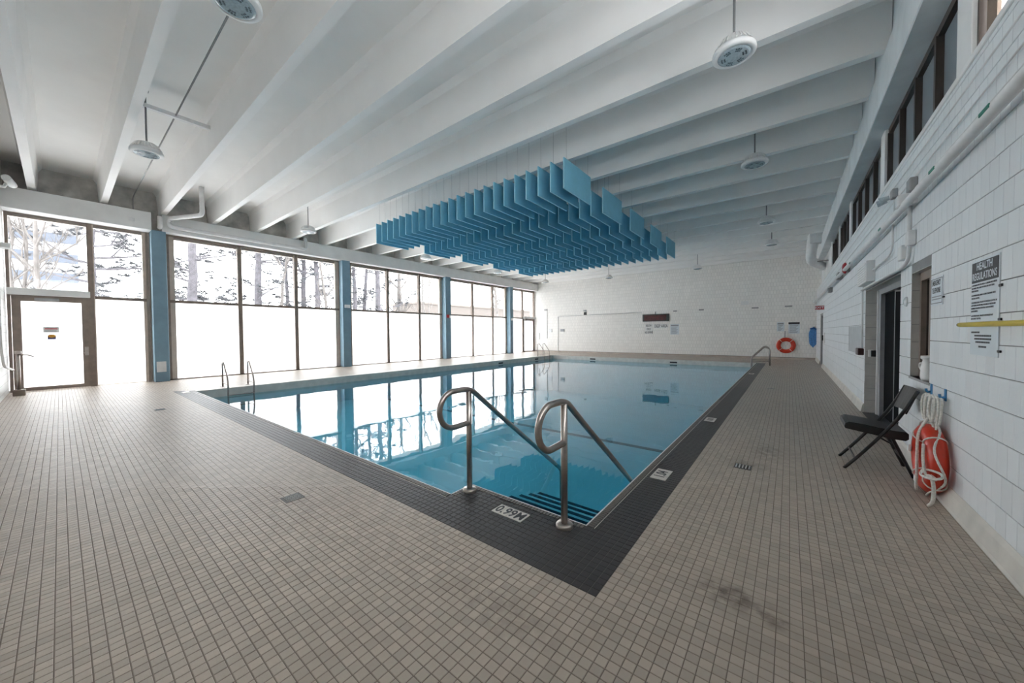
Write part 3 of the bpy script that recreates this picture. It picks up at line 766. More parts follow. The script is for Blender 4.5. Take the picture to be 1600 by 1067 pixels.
# ---- depth markers set in the dark band
def marker(cx, cy, sx, sy, body, rot, label, size):
    e = thing('depth_marker', label, 'marker', (cx, cy, .003), 'depth markers in the charcoal band')
    n = 4 if sx > sy else 1
    m = 1 if sx > sy else 3
    for a in range(n):
        for c in range(m):
            part(MB().bbox(cx-sx/2+sx*a/n+.001, cx-sx/2+sx*(a+1)/n-.001, cy-sy/2+sy*c/m+.001, cy-sy/2+sy*(c+1)/m-.001, .001, .0065, .001), 'tile', M_MARK, e)
    if body:
        r, u = ((1, 0, 0), (0, 1, 0)) if rot == 0 else ((0, 1, 0), (-1, 0, 0))
        text('numerals', body, M_INK, e, size, (0, -.002 if rot == 0 else 0, .0042), r, u, bold=.0026, spacing=1.06, xs=.74)
    else:
        for k in (-1, 0, 1): part(MB().box(cx-.04, cx+.04, cy+k*.06-.014, cy+k*.06+.014, .0066, .0075), 'numeral', M_INK, e)
marker(-1.706, 2.143, .288, .135, '0.99M', 0, 'white depth marker reading 0.99M between the handrails', .138)
marker(-.984, 3.64, .145, .285, '1.04', 1, 'white depth marker reading 1.04 beside the handrail end', .135)
marker(-.985, 6.40, .145, .285, None, 1, 'white depth marker farther along the charcoal band', .1)
marker(-.985, 14.2, .145, .285, None, 1, 'white depth marker near the deep end grab rail', .1)
solo(MB().bbox(BX0+.10, BX0+.38, DY+.10, DY+.24, .002, .007), 'depth_marker', M_MARK, 'pale depth marker at the band end by the windows', 'marker', 'depth markers in the charcoal band')

# ---- floor drains
def drain(cx, cy, label, s=.075):
    e = thing('floor_drain', label, 'drain', (cx, cy, 0), 'square floor drains in the deck')
    part(MB().bbox(cx-s, cx+s, cy-s, cy+s, .0005, .0035, .001), 'frame', pbr('drain_metal', (.10, .095, .09), .4, metal=.5), e)
    for k in range(5):
        x = cx-s+.018+k*(2*s-.036)/4; part(MB().box(x-.006, x+.006, cy-s+.015, cy+s-.015, .0035, .0055), 'bar', M_CHROME, e)
drain(-3.37, 1.21, 'square floor drain in the deck before the charcoal band')
drain(-.37, 4.36, 'square floor drain near the folding chair')
drain(-.35, 10.8, 'small floor drain halfway along the block wall')
drain(-9.45, 1.15, 'small floor drain near the windows')

# ---- folding chair
e = thing('folding_chair', 'black metal folding chair beside the red life ring', 'chair', (.70, 5.17, 0))
cy0, cy1 = 4.95, 5.40
for yy in (cy0, cy1):
    part(MB().tube(smooth_pts([(.455, yy, 0), (.60, yy, .20), (.83, yy, .56), (.955, yy, .84)], 3), .015, 8), 'front_leg', M_BLACKM, e, smooth=True)
    yi = yy+(.03 if yy == cy0 else -.03)
    part(MB().tube([(.945, yi, 0), (.80, yi, .36), (.775, yi, .43)], .0145, 8), 'rear_leg', M_BLACKM, e, smooth=True)
    part(MB().tube([(.70, yi, .36), (.80, yi, .30)], .008, 6), 'hinge_bar', M_BLACKM, e)
part(MB().tube([(.535, cy0, .115), (.535, cy1, .115)], .009, 8), 'stretcher', M_BLACKM, e)
part(MB().tube([(.88, cy0+.03, .16), (.88, cy1-.03, .16)], .009, 8), 'stretcher', M_BLACKM, e)
b = MB(); prof = [(.455, .43), (.462, .462), (.49, .480), (.60, .470), (.80, .438), (.885, .436), (.905, .42), (.905, .37), (.885, .352), (.80, .355), (.49, .405), (.462, .41)]
b.prism(prof, 1, cy0+.012, cy1-.012); part(b, 'seat', M_BLACK, e)
b = MB(); n = 8
for k in range(n+1):
    t = k/n; yy = cy0+.0+(cy1-cy0)*t; bow = .035*(1-(2*t-1)**2)
    b.v += [(.862+bow, yy, .62), (.945+bow*.8, yy, .845), (.965+bow*.8, yy, .835), (.885+bow, yy, .61)]
for k in range(n):
    o = 4*k
    for j in range(4): b.f.append((o+j, o+4+j, o+4+(j+1) % 4, o+(j+1) % 4)); b.mi.append(0)
b.f += [(0, 1, 2, 3), (4*n+3, 4*n+2, 4*n+1, 4*n)]; b.mi += [0, 0]
part(b, 'backrest', M_BLACK, e)

# ---- life ring on the block wall, with rope on blue hooks
def ring_mesh(cx, cy, cz, R_, r, rx, n=40, m=14, lean=0.0, axis='x'):
    b = MB()
    for i in range(n):
        a = 2*math.pi*i/n
        for j in range(m):
            q = 2*math.pi*j/m; rad = R_+r*math.cos(q); dep = rx*math.sin(q)
            yy, zz = rad*math.cos(a), rad*math.sin(a)
            if axis == 'x': b.v.append((cx+dep-lean*zz, cy+yy, cz+zz))
            else: b.v.append((cx+yy, cy+dep, cz+zz))
    for i in range(n):
        for j in range(m):
            b.f.append((i*m+j, i*m+(j+1) % m, ((i+1) % n)*m+(j+1) % m, ((i+1) % n)*m+j)); b.mi.append(0)
    return b
RCX, RCY, RCZ = .952, 4.57, .315
e = thing('life_ring', 'orange-red life ring leaning on the block wall beside the chair', 'life ring', (RCX, RCY, .06))
part(ring_mesh(RCX, RCY, RCZ, .225, .068, .062, lean=.0), 'ring', M_RING, e, smooth=True)
L_ = [(RCX+.02+.03*math.sin(4*t)-.02, RCY+(.302+.016*math.cos(4*t))*math.cos(t), RCZ+(.302+.016*math.cos(4*t))*math.sin(t)) for t in [2*math.pi*k/48 for k in range(48)]]
part(MB().tube(L_, .008, 8, closed=True), 'grab_rope', M_ROPE, e, smooth=True)
for a in (.8, 2.3, 3.9, 5.4):
    c, s_ = math.cos(a), math.sin(a); q = []
    for t in range(17):
        w = 2*math.pi*t/16; rad = .225+.072*math.cos(w); q.append((RCX+.066*math.sin(w), RCY+rad*c, RCZ+rad*s_))
    part(MB().tube(q[:-1], .006, 6, closed=True), 'rope_band', M_ROPE, e, smooth=True)
part(MB().bbox(RCX-.073, RCX-.066, RCY+.02, RCY+.08, RCZ-.235, RCZ-.185, .002), 'maker_patch', M_WHITE, e)
part(MB().bbox(RCX-.085, RCX-.064, RCY+.205, RCY+.235, RCZ-.01, RCZ+.05, .002), 'valve_mark', M_WHITE, e)
e = thing('throw_rope', 'coiled white throw rope hanging from two blue hooks', 'rope', (.99, 4.75, .1))
rnd = random.Random(3)
for k in range(9):
    y0 = 4.57+.036*k; x0 = .985-.012*(k % 3); dz = .20+.05*rnd.random()+.05*(k % 2)
    part(MB().tube(smooth_pts([(x0, y0, .845), (x0-.012, y0+.035, .82), (x0-.018, y0+.03+.02*rnd.random(), .84-dz*.6), (x0-.01, y0-.01, .84-dz), (x0-.004, y0-.04+.02*rnd.random(), .84-dz*.55), (x0, y0-.03, .82), (x0, y0, .848)], 4), .008, 7), 'coil', M_ROPE, e, smooth=True)
part(MB().tube(smooth_pts([(.965, 4.70, .70), (.90, 4.66, .58), (.872, 4.62, .50), (.865, 4.60, .36), (.868, 4.61, .22), (.86, 4.58, .12), (.87, 4.62, .05), (.885, 4.72, .055), (.90, 4.82, .12)], 6), .010, 8), 'loose_end', M_ROPE, e, smooth=True)
part(MB().tube(smooth_pts([(.88, 4.50, .47), (.872, 4.46, .36), (.875, 4.43, .26), (.885, 4.40, .235)], 6), .010, 8), 'loose_end', M_ROPE, e, smooth=True)
part(MB().tube(smooth_pts([(.90, 4.36, .24), (.905, 4.33, .16), (.90, 4.33, .06), (.885, 4.36, .012)], 6), .012, 8), 'loose_end', M_ROPE, e, smooth=True)
part(MB().tube(smooth_pts([(.87, 4.46, .265), (.85, 4.40, .24), (.88, 4.30, .245), (.93, 4.27, .27), (.94, 4.34, .285), (.90, 4.43, .28), (.87, 4.46, .262)], 6), .009, 8), 'knot', M_ROPE, e, smooth=True)
part(MB().tube(smooth_pts([(.90, 4.40, .24), (.88, 4.36, .25), (.90, 4.33, .235), (.92, 4.37, .23), (.90, 4.40, .245)], 5), .012, 8), 'knot', M_ROPE, e, smooth=True)
e.location.y -= .12
for yy, lab in ((4.90, 'blue plastic hook holding the rope, on the chair side'), (4.53, 'blue plastic hook holding the rope, on the health sign side')):
    b = MB().bbox(XR-.008, XR, yy-.02, yy+.02, .82, .92, .002); b.tube(fillet([(XR-.006, yy, .85), (XR-.032, yy, .845), (XR-.036, yy, .875)], .015), .009, 8)
    solo(b, 'wall_hook', M_HOOK, lab, 'hook', 'blue rope hooks on the block wall')

# ---- signs on the block wall (text runs toward -Y, i.e. left to right as seen)
e = thing('health_sign', 'tall white health regulations sign with black heading on the block wall', 'sign', (XR, 3.98, 1.25))
part(MB().bbox(XR-.006, XR-.001, 3.775, 4.205, 1.25, 1.905, .001), 'board', M_SIGN, e)
part(MB().box(XR-.008, XR-.0055, 3.785, 4.19, 1.752, 1.892), 'heading', M_INK, e)
L0 = e.location; RGT, UPV = (0, -1, 0), (0, 0, 1)
def wt_(body, size, y, z, mat, bold=0.0, align='LEFT', xs=1.0, line=1.0): return text('lettering', body, mat, e, size, (-.0088, y-L0.y, z-L0.z), RGT, UPV, bold, align, .0003, 1.0, line, xs)
wt_('HEALTH', .070, 3.988, 1.857, M_SIGN, .0011, 'CENTER', .95); wt_('REGULATIONS', .070, 3.988, 1.790, M_SIGN, .0011, 'CENTER', .82)
body = [('A. NO PERSON INFECTED WITH A COMMUNICABLE DISEASE', 1.734), ('OR HAVING OPEN SORES ON HIS OR HER BODY SHALL', 1.714), ('ENTER THE POOL.', 1.694), ('B. NO PERSON SHALL BRING A GLASS CONTAINER ONTO', 1.664), ('THE DECK OR POOL.', 1.644),
        ('C. NO PERSON SHALL POLLUTE THE WATER IN THE POOL IN', 1.614), ('ANY MANNER AND SPITTING, SPOUTING OF WATER AND', 1.594), ('BLOWING THE NOSE IN THE POOL OR ON THE DECK', 1.574), ('ARE PROHIBITED.', 1.554), ('D. NO PERSON SHALL ENGAGE IN BOISTEROUS PLAY', 1.522), ('IN OR ABOUT THE POOL.', 1.502),
        ('E. THE MAXIMUM NUMBER OF BATHERS PERMITTED ON', 1.472), ('THE DECK AND IN THE POOL.', 1.452)]
for t_, z_ in body: wt_(t_, .0155, 4.187, z_, M_INK, .0004, 'LEFT', .92)
pr = MB()
for (z_, ya, yc) in ((1.408, 4.05, 4.185), (1.385, 3.87, 4.13), (1.363, 3.87, 4.13), (1.341, 3.89, 4.11), (1.310, 3.94, 4.06)):
    y = ya; rr = random.Random(int(z_*1000))
    while y < yc:
        w = .012+.03*rr.random(); pr.box(XR-.0072, XR-.006, y, min(y+w, yc), z_-.006, z_+.006); y += w+.006
tag(part(pr, 'small_print', M_INK, e), kind='stuff')
for z_ in (1.70, 1.49, 1.29): part(MB().bbox(XR-.010, XR-.002, 3.735, 3.775, z_-.008, z_+.008, .002), 'clip', M_BLACK, e)
e.location.y -= .17; e.location.z -= .015
e = thing('telephone_sign', 'white emergency telephone sign beside the interior window', 'sign', (XR, 5.0, 1.65)); L0 = e.location
part(MB().bbox(XR-.006, XR-.001, 4.845, 5.165, 1.645, 1.895, .001), 'board', M_SIGN, e)
fr = MB()
for a in ((4.855, 5.155, 1.877, 1.882), (4.855, 5.155, 1.662, 1.667), (4.855, 4.859, 1.662, 1.882), (5.151, 5.155, 1.662, 1.882)): fr.box(XR-.0072, XR-.0058, *a)
part(fr, 'border', M_INK, e)
wt_('EMERGENCY', .066, 5.005, 1.842, M_INK, .0008, 'CENTER', .60); wt_('TELEPHONE', .066, 5.005, 1.775, M_INK, .0008, 'CENTER', .62)
pr = MB()
for z_ in (1.722, 1.70): pr.box(XR-.0072, XR-.006, 4.88, 5.13, z_-.005, z_+.005)
tag(part(pr, 'small_print', M_GREYP, e), kind='stuff')
part(MB().bbox(XR-.010, XR-.002, 4.805, 4.845, 1.70, 1.715, .002), 'clip', M_BLACK, e)
e.location.y -= .205; e.location.z -= .015
e = thing('reaching_pole', 'yellow reaching pole mounted level across the health sign', 'pole', (XR-.06, 3.4, 1.43))
part(MB().tube([(XR-.055, 2.0, 1.443), (XR-.055, 4.19, 1.447)], .0165, 12), 'pole', M_YEL, e, smooth=True)
part(MB().tube([(XR-.055, 4.19, 1.447), (XR-.055, 4.215, 1.447)], .014, 12), 'end_cap', M_BLACK, e)
for yy in (2.5, 3.2): part(MB().bbox(XR-.04, XR, yy-.015, yy+.015, 1.42, 1.47, .003), 'bracket', M_GREYM, e)
e.location.y -= .17

# ---- interior window with bottle
w11 = empty('window_11'); tag(w11, 'brown framed interior window in the block wall', kind='structure')
for a in ((4.99, 5.05, .92, 2.02), (5.60, 5.66, .92, 2.02), (5.05, 5.60, 1.93, 2.02), (5.05, 5.60, .92, .97), (5.27, 5.33, .97, 1.93)): MB().box(1.09, 1.18, *a).build('frame', M_FRAME, w11)
for a in ((5.05, 5.27), (5.33, 5.60)): MB().box(1.13, 1.14, a[0], a[1], .97, 1.93).build('pane', M_DGLASS, w11)
b = MB().lathe([(.0, 0), (.055, 0), (.062, .03), (.058, .14), (.045, .20), (.06, .215), (.06, .24), (.0, .245)], 18, (1.075, 5.20, .92))
e = thing('wrapped_bottle', 'white bottle wrapped in plastic on the interior window ledge', 'bottle', (1.075, 5.20, .92))
part(b, 'body', M_WHITE, e, smooth=True)
part(MB().tube(smooth_pts([(1.05, 5.24, 1.08), (1.035, 5.29, 1.08), (1.035, 5.305, 1.04), (1.05, 5.26, 1.0)], 4), .012, 8), 'handle', M_WHITE, e, smooth=True)

# ---- recessed dark door
d3 = empty('door_3'); tag(d3, 'dark door with grey frame in the block wall recess', kind='structure')
fx0, fx1 = 1.17, 1.29
MB().box(fx0, fx1, 8.26, 8.58, 0, 2.09).build('frame', M_DOORG, d3); MB().box(fx0-.02, fx1, 8.40, 8.44, 0, 2.07).build('frame', M_LINT, d3)
MB().box(1.09, fx1, 6.13, 6.31, 0, 2.09).build('frame', M_DOORG, d3); MB().box(fx0, fx1, 6.31, 8.26, 2.0, 2.09).build('frame', M_DOORG, d3)
lf = MB().box(1.22, 1.26, 6.31, 8.26, .01, 2.0).build('leaf', M_DARKD, d3)
MB().lathe([(.0, 0), (.09, 0), (.10, .01), (.075, .02), (.0, .022)], 20).build('handle_plate', M_CHROME, lf, True, (1.22, 6.9, 1.0)).rotation_euler = (0, -math.pi/2, 0)
MB().box(1.215, 1.22, 7.55, 7.58, .01, 2.02).build('meeting_stile', M_DOORG, lf)
MB().tube([(1.20, 6.75, 1.93), (1.14, 7.05, 1.95), (1.2, 7.3, 1.97)], .012, 6).build('closer_arm', M_GREYM, lf)
MB().box(1.0, 1.25, 6.35, 8.5, .001, .006).build('mat', M_BLACK, d3)
d4 = empty('door_4'); tag(d4, 'grey door at the far end of the block wall', kind='structure')
MB().box(1.05, 1.16, 18.35, 18.47, 0, 2.12).build('frame', M_DOORG, d4); MB().box(1.05, 1.16, 19.63, 19.75, 0, 2.12).build('frame', M_DOORG, d4); MB().box(1.05, 1.16, 18.47, 19.63, 2.04, 2.12).build('frame', M_DOORG, d4)
lf = MB().box(1.10, 1.14, 18.47, 19.63, .01, 2.04).build('leaf', M_DOORG, d4); MB().bbox(1.03, 1.10, 18.55, 18.68, .93, 1.10).build('lock', M_BLACK, lf)

# ---- fittings on the block wall
def W(name, y0, y1, z0, z1, d, mat, label, cat, group=None): return solo(MB().bbox(XR-d, XR, y0, y1, z0, z1, min(.008, d*.3)), name, mat, label, cat, group)
e = thing('wall_pipe', 'long white insulated pipe running along the block wall', 'pipe', (XR-.1, 10, 2.74))
part(MB().tube([(XR-.085, YB+.02, 2.70), (XR-.085, YF-.02, 2.80)], .037, 14), 'pipe', M_WHITE2, e, smooth=True)
for yy in (3.45, 4.45, 6.6, 9.5):
    part(MB().bbox(XR-.126, XR-.118, yy-.07, yy+.07, 2.712, 2.736, .002), 'flow_arrow', M_GREEN, e)
for i, z in enumerate((3.20, 3.02, 2.90)):
    solo(MB().tube([(XR-.018, 3.0 if i else YB+.1, z-.02), (XR-.018, YF-.05, z)], .006, 8), 'conduit', M_WHITE2, 'thin white conduit, %s below the clerestory sill' % ORD[i], 'conduit', 'conduits along the block wall', True)
e = thing('emergency_light', 'twin-head emergency light high above the dark door', 'lamp', (XR, 6.55, 3.02))
part(MB().bbox(XR-.05, XR, 6.34, 6.46, 3.04, 3.15), 'battery_box', M_GREYM, e)
for yy in (6.56, 6.70): part(MB().tube([(XR-.04, yy, 3.10), (XR-.13, yy+.02, 3.08)], [.025, .042], 12), 'lamp_head', M_LENS, e, smooth=True)
part(MB().tube([(XR-.02, 6.40, 3.03), (XR-.02, 6.40, 2.80)], .011, 8), 'cable', M_WHITE2, e)
W('junction_box', 5.48, 5.62, 2.86, 3.00, .06, M_GREYM, 'grey junction box above the white pipe', 'box', 'boxes on the block wall')
W('relay_box', 5.48, 5.62, 2.72, 2.84, .14, M_WHITE2, 'small white box straddling the white pipe', 'box', 'boxes on the block wall')
W('switch_box', 5.80, 5.96, 2.20, 2.36, .06, M_LINT, 'small grey box above the interior window corner', 'box', 'boxes on the block wall')
W('pull_box', 5.50, 5.62, 2.30, 2.46, .06, M_WHITE2, 'white box on the bent conduit above the interior window', 'box', 'boxes on the block wall')
solo(MB().tube(fillet([(XR-.04, 5.56, 2.74), (XR-.04, 5.56, 2.16), (XR-.04, 5.85, 2.11), (XR-.04, 8.7, 2.12)], .12), .018, 10), 'bent_conduit', M_WHITE2, 'thick bent conduit dropping above the interior window and dark door', 'conduit', smooth=True)
solo(MB().tube(fillet([(XR-.03, 6.40, 2.72), (XR-.03, 6.40, 2.42), (XR-.03, 6.65, 2.36), (XR-.03, 7.7, 2.34)], .1), .011, 8), 'bent_conduit', M_WHITE2, 'thin bent conduit leading to the louvred box', 'conduit', smooth=True)
e = thing('louvre_box', 'white louvred box above the dark door', 'vent', (XR, 8.2, 2.17))
part(MB().bbox(XR-.10, XR, 7.75, 8.62, 2.17, 2.50), 'body', M_LINT, e)
for k in range(7): part(MB().box(XR-.108, XR-.10, 7.80, 8.57, 2.205+k*.04, 2.225+k*.04), 'slat', M_WHITE, e)
e = thing('alarm_bell', 'dark red alarm bell beneath the white pipe', 'alarm', (XR, 10.7, 2.65)); q = MB().lathe([(.0, 0), (.12, .0), (.12, .03), (.08, .06), (.0, .065)], 20)
q.v = [(XR-.06-z, 10.7+x, 2.79+y) for x, y, z in q.v]; part(q, 'gong', M_RED, e, smooth=True); part(MB().bbox(XR-.06, XR, 10.62, 10.78, 2.7, 2.86), 'back_box', M_GREYM, e)
W('wall_speaker', 11.9, 12.3, 2.70, 2.86, .10, M_GREYM, 'grey twin fitting beyond the red bell', 'fitting'); W('wall_sensor', 14.6, 14.9, 2.6, 2.75, .10, M_GREYM, 'dark sensor near the far end of the white pipe', 'sensor')
e = thing('exit_sign', 'small red exit sign over the far grey door', 'sign', (XR, 17.3, 2.2))
part(MB().bbox(XR-.30, XR-.02, 17.28, 17.34, 2.18, 2.36, .005), 'case', M_WHITE, e); part(MB().box(XR-.29, XR-.04, 17.272, 17.281, 2.20, 2.34), 'face', M_RED, e)
L0 = e.location; text('lettering', 'EXIT', M_SIGN, e, .12, (-.165, 17.270-L0.y, .07), (1, 0, 0), (0, 0, 1), .001)
e = thing('electrical_panel', 'flat grey panel door in the block wall', 'panel', (XR, 9.7, .99)); part(MB().bbox(XR-.015, XR, 8.86, 10.50, .98, 1.50, .004), 'door', pbr('panel_grey', (.47, .49, .50), .45), e); part(MB().box(XR-.017, XR-.0, 10.49, 10.52, .98, 1.5), 'hinge', M_GREYM, e)
W('call_point', 8.66, 8.92, .98, 1.10, .08, pbr('dark_red_box', (.055, .02, .02), .4), 'dark red call point box beside the recessed door', 'box')
solo(MB().tube(fillet([(XR-.02, 8.70, 1.1), (XR-.02, 8.72, 1.6), (XR-.02, 8.75, 2.12), (XR-.02, 8.62, 2.16)], .06), .013, 8), 'cable_drop', M_WHITE2, 'white cable dropping to the dark red box', 'cable', smooth=True)
e = thing('card_reader', 'black and white card reader on the door recess side', 'reader', (1.10, 8.59, .98)); part(MB().bbox(1.07, 1.135, 8.55, 8.597, .96, 1.08), 'body', M_WHITE, e); part(MB().bbox(1.10, 1.165, 8.53, 8.56, .965, 1.075), 'pad', M_BLACK, e)
e = thing('dome_mirror', 'small round clear bubble beside the interior window', 'mirror', (XR, 5.84, 1.66)); q = MB().lathe([(.0, 0), (.055, .0), (.05, .012), (.032, .022), (.0, .026)], 20)
q.v = [(XR-z, 5.84+x, 1.73+y) for x, y, z in q.v]; part(q, 'bubble', pbr('clear_bubble', (.55, .57, .58), .1), e, smooth=True)
W('phone_plate', 17.4, 17.65, .95, 1.35, .03, M_WHITE, 'white switch plate beside the far grey door', 'plate'); W('door_switch', 17.85, 18.1, 1.05, 1.25, .06, M_BLACK, 'black switch beside the far grey door', 'switch')
e = thing('sill_cabinet', 'grey box on the clerestory sill beside the clear pane', 'box', (1.14, 3.45, 3.40)); part(MB().bbox(1.06, 1.19, 3.25, 3.62, 3.40, 3.62, .03), 'case', M_LINT, e); part(MB().box(1.055, 1.06, 3.30, 3.58, 3.43, 3.59), 'face', M_GREYM, e)
# duct in the far right corner
e = thing('corner_duct', 'white vertical duct bend in the far corner by the ceiling', 'duct', (.75, 19.5, 3.9))
part(MB().tube(fillet([(.72, 18.6, ZS+.1), (.66, 18.8, 4.55), (.68, 19.2, 4.30), (1.15, 20.6, 4.22)], .25), .17, 16), 'duct', M_WHITE2, e, smooth=True)
part(MB().bbox(.60, 1.02, 18.45, 18.85, 4.9, ZS+.3, .02), 'collar', M_WHITE2, e)
part(MB().tube([(.86, 18.9, 4.22), (1.2, 18.9, 4.22)], .02, 6), 'hanger', M_GREYM, e)

# ---- far wall
YG = YF
def FW(name, x0, x1, z0, z1, d, mat, label, cat, group=None): return solo(MB().bbox(x0, x1, YG-d, YG, z0, z1, min(.006, d*.3)), name, mat, label, cat, group)
def far_xz(u, v):
    d = CF+CR*((u-800)/FPX)-CU*((v-533.5)/FPX); t = (YG)/d.y; return d.x*t, CAMH+d.z*t
x0, z1 = far_xz(1004.5, 491.5); x1, z0 = far_xz(1045.5, 501.5)
e = thing('pace_clock', 'long dark red digital clock on the far wall', 'clock', ((x0+x1)/2, YG, z0))
part(MB().bbox(x0, x1, YG-.09, YG, z0, z1, .01), 'case', M_BLACK, e); part(MB().box(x0+.10, x1-.14, YG-.094, YG-.09, z0+.06, z1-.06), 'display', M_LED2, e)
part(MB().tube([((x0+x1)/2, YG-.04, z1), ((x0+x1)/2, YG-.03, z1+.15)], .02, 6), 'cable', M_BLACK, e)
def far_sign(u0, v0, u1, v1, lines, label, board=True, frac=.8, xs=1.0, small=False):
    ax, az = far_xz(u0, v0); bx, bz = far_xz(u1, v1)
    e = thing('wall_sign', label, 'sign', ((ax+bx)/2, YG, bz), 'signs on the far wall')
    part(MB().bbox(ax, bx, YG-.012, YG-.001, bz, az, .002), 'board', M_WHITE if lines else M_SIGN, e)
    n = len(lines); h = (az-bz)/max(n, 1)
    for k, t_ in enumerate(lines):
        text('lettering', t_, M_INK, e, h*frac*1.25, (0, -.014, (az-bz)-h*(k+.5)), (1, 0, 0), (0, 0, 1), h*.014, 'CENTER', .001, 1.0, 1.0, xs)
    if small:
        pr = MB(); k = 0; z = az-.04
        pr.box(ax+.03, bx-.03, YG-.0135, YG-.012, z-.07, z); z -= .12
        while z > bz+.04: pr.box(ax+.05, bx-.06-.04*(k % 3), YG-.0135, YG-.012, z-.02, z); z -= .05; k += 1
        tag(part(pr, 'small_print', M_GREYP, e), kind='stuff')
    return e
far_sign(1008, 506.5, 1019.5, 522, ['BELOW', 'DECK', 'NO DIVING'], 'white sign with three lines of bold black capitals under the clock', xs=.50, frac=.72)
far_sign(1022, 506.5, 1044, 512.5, ['DEEP AREA'], 'white sign reading DEEP AREA under the clock', xs=.62)
far_sign(1047.5, 506.5, 1061, 522.5, [], 'grey notice of small print under the clock end', small=True)
far_sign(1214, 503.5, 1225.5, 517.5, [], 'pale notice of small print above the red life ring', small=True)
e = far_sign(1232, 503.5, 1249.5, 521, [], 'larger pale notice with a black heading above the red life ring', small=True)
ax, az = far_xz(1232, 503.5); bx, bz = far_xz(1249.5, 506.5); part(MB().box(ax, bx, YG-.016, YG-.012, bz+.01, az), 'heading', M_INK, e)
cx, cz = far_xz(1228, 539.5)
e = thing('life_ring', 'red life ring hanging on the far wall', 'life ring', (cx, YG-.07, cz-.3))
part(ring_mesh(cx, YG-.075, cz, .30, .095, .07, axis='y'), 'ring', M_RING, e, smooth=True)
for a in (.8, 2.3, 3.9, 5.4):
    c, s_ = math.cos(a), math.sin(a); q = [(cx+(.30+.10*math.cos(w))*c, YG-.075+.075*math.sin(w), cz+(.30+.10*math.cos(w))*s_) for w in [2*math.pi*t/12 for t in range(12)]]
    part(MB().tube(q, .012, 6, closed=True), 'rope_band', M_ROPE, e, smooth=True)
part(MB().tube([(cx-.04, YG-.02, cz+.72), (cx-.04, YG-.10, cz+.40)], .02, 6), 'hanging_rope', M_GREYM, e); part(MB().tube([(cx+.06, YG-.02, cz+.70), (cx+.06, YG-.10, cz+.40)], .03, 6), 'hanging_rope', M_ROPE, e)
cx, cz = far_xz(1272, 529)
e = thing('blue_rope', 'coil of bright blue rope hanging by the far grey door', 'rope', (cx, YG-.1, cz-.6))
for k in range(11):
    xx = cx-.14+.020*k; zz = cz+.50-.02*abs(k-5)
    part(MB().tube(smooth_pts([(cx+(xx-cx)*.55, YG-.05, cz+.50), (xx-.04, YG-.10, cz+.30), (xx-.03, YG-.11, cz-.15-.04*(k % 3)), (xx, YG-.11, cz-.42+.03*abs(k-5)), (xx+.05, YG-.09, cz-.10), (xx+.03, YG-.08, cz+.3), (cx+(xx-cx)*.6, YG-.05, cz+.50)], 4), .015, 7), 'coil', M_CORDB if k % 2 else M_CORDHI, e, smooth=True)
part(MB().tube([(cx-.15, YG-.10, cz+.47), (cx-.03, YG-.13, cz+.52), (cx+.08, YG-.10, cz+.44)], .04, 8), 'wrap', M_CORDB, e, smooth=True)
part(MB().bbox(cx-.05, cx+.05, YG-.05, YG, cz+.48, cz+.58), 'hook', M_GREYM, e)
# conduits and small fittings on the far wall
ax, az = far_xz(872, 494.5); bx, bz = far_xz(1003, 489.5)
solo(MB().tube(fillet([(ax, YG-.02, .1), (ax, YG-.02, az), (bx, YG-.02, bz+.06)], .05), .016, 8), 'wall_conduit', M_WHITE2, 'white conduit rising and running to the clock', 'conduit', smooth=True)
ax, az = far_xz(855, 485); solo(MB().tube([(ax, YG-.02, 1.0), (ax, YG-.02, az)], .014, 8), 'shower_pipe', M_GREYM, 'thin vertical pipe beside the far corner door', 'pipe')
for (u, v, w, h, nm, mat, lab) in ((853, 484, .25, .12, 'pipe_valve', M_GREYM, 'grey valve atop the thin vertical pipe'), (914, 485.5, .2, .12, 'wall_lamp', M_GREYM, 'small grey fitting above the round black sensor'), (914.5, 489.8, .2, .2, 'round_sensor', M_BLACK, 'black round sensor on the far wall'),
                                (1164, 473.5, .35, .2, 'wall_camera', M_LINT, 'pale box high on the far wall, toward the life ring'), (1096, 484, .25, .08, 'wall_bracket', M_GREYM, 'small dark bracket on the far wall, third from the clock'), (1055, 486, .2, .07, 'wall_bracket', M_GREYM, 'small dark bracket on the far wall right beside the clock'),
                                (1180, 481, .3, .07, 'wall_bracket', M_GREYM, 'small dark bracket below the pale box'), (1232, 478.5, .3, .07, 'wall_bracket', M_GREYM, 'small dark bracket high above the notices'), (841, 525, .28, .5, 'towel_dispenser', M_LINT, 'pale grey dispenser beside the far corner door'),
                                (860, 516.5, .3, .24, 'notice_card', M_WHITE2, 'pale small card between the dispenser and conduit'), (879, 516, .32, .18, 'notice_card', M_GREYP, 'small grey card just past the white conduit')):
    x, z = far_xz(u, v); solo(MB().bbox(x-w/2, x+w/2, YG-.05, YG, z-h/2, z+h/2, .006), nm, mat, lab, 'fitting', 'small fittings on the far wall')

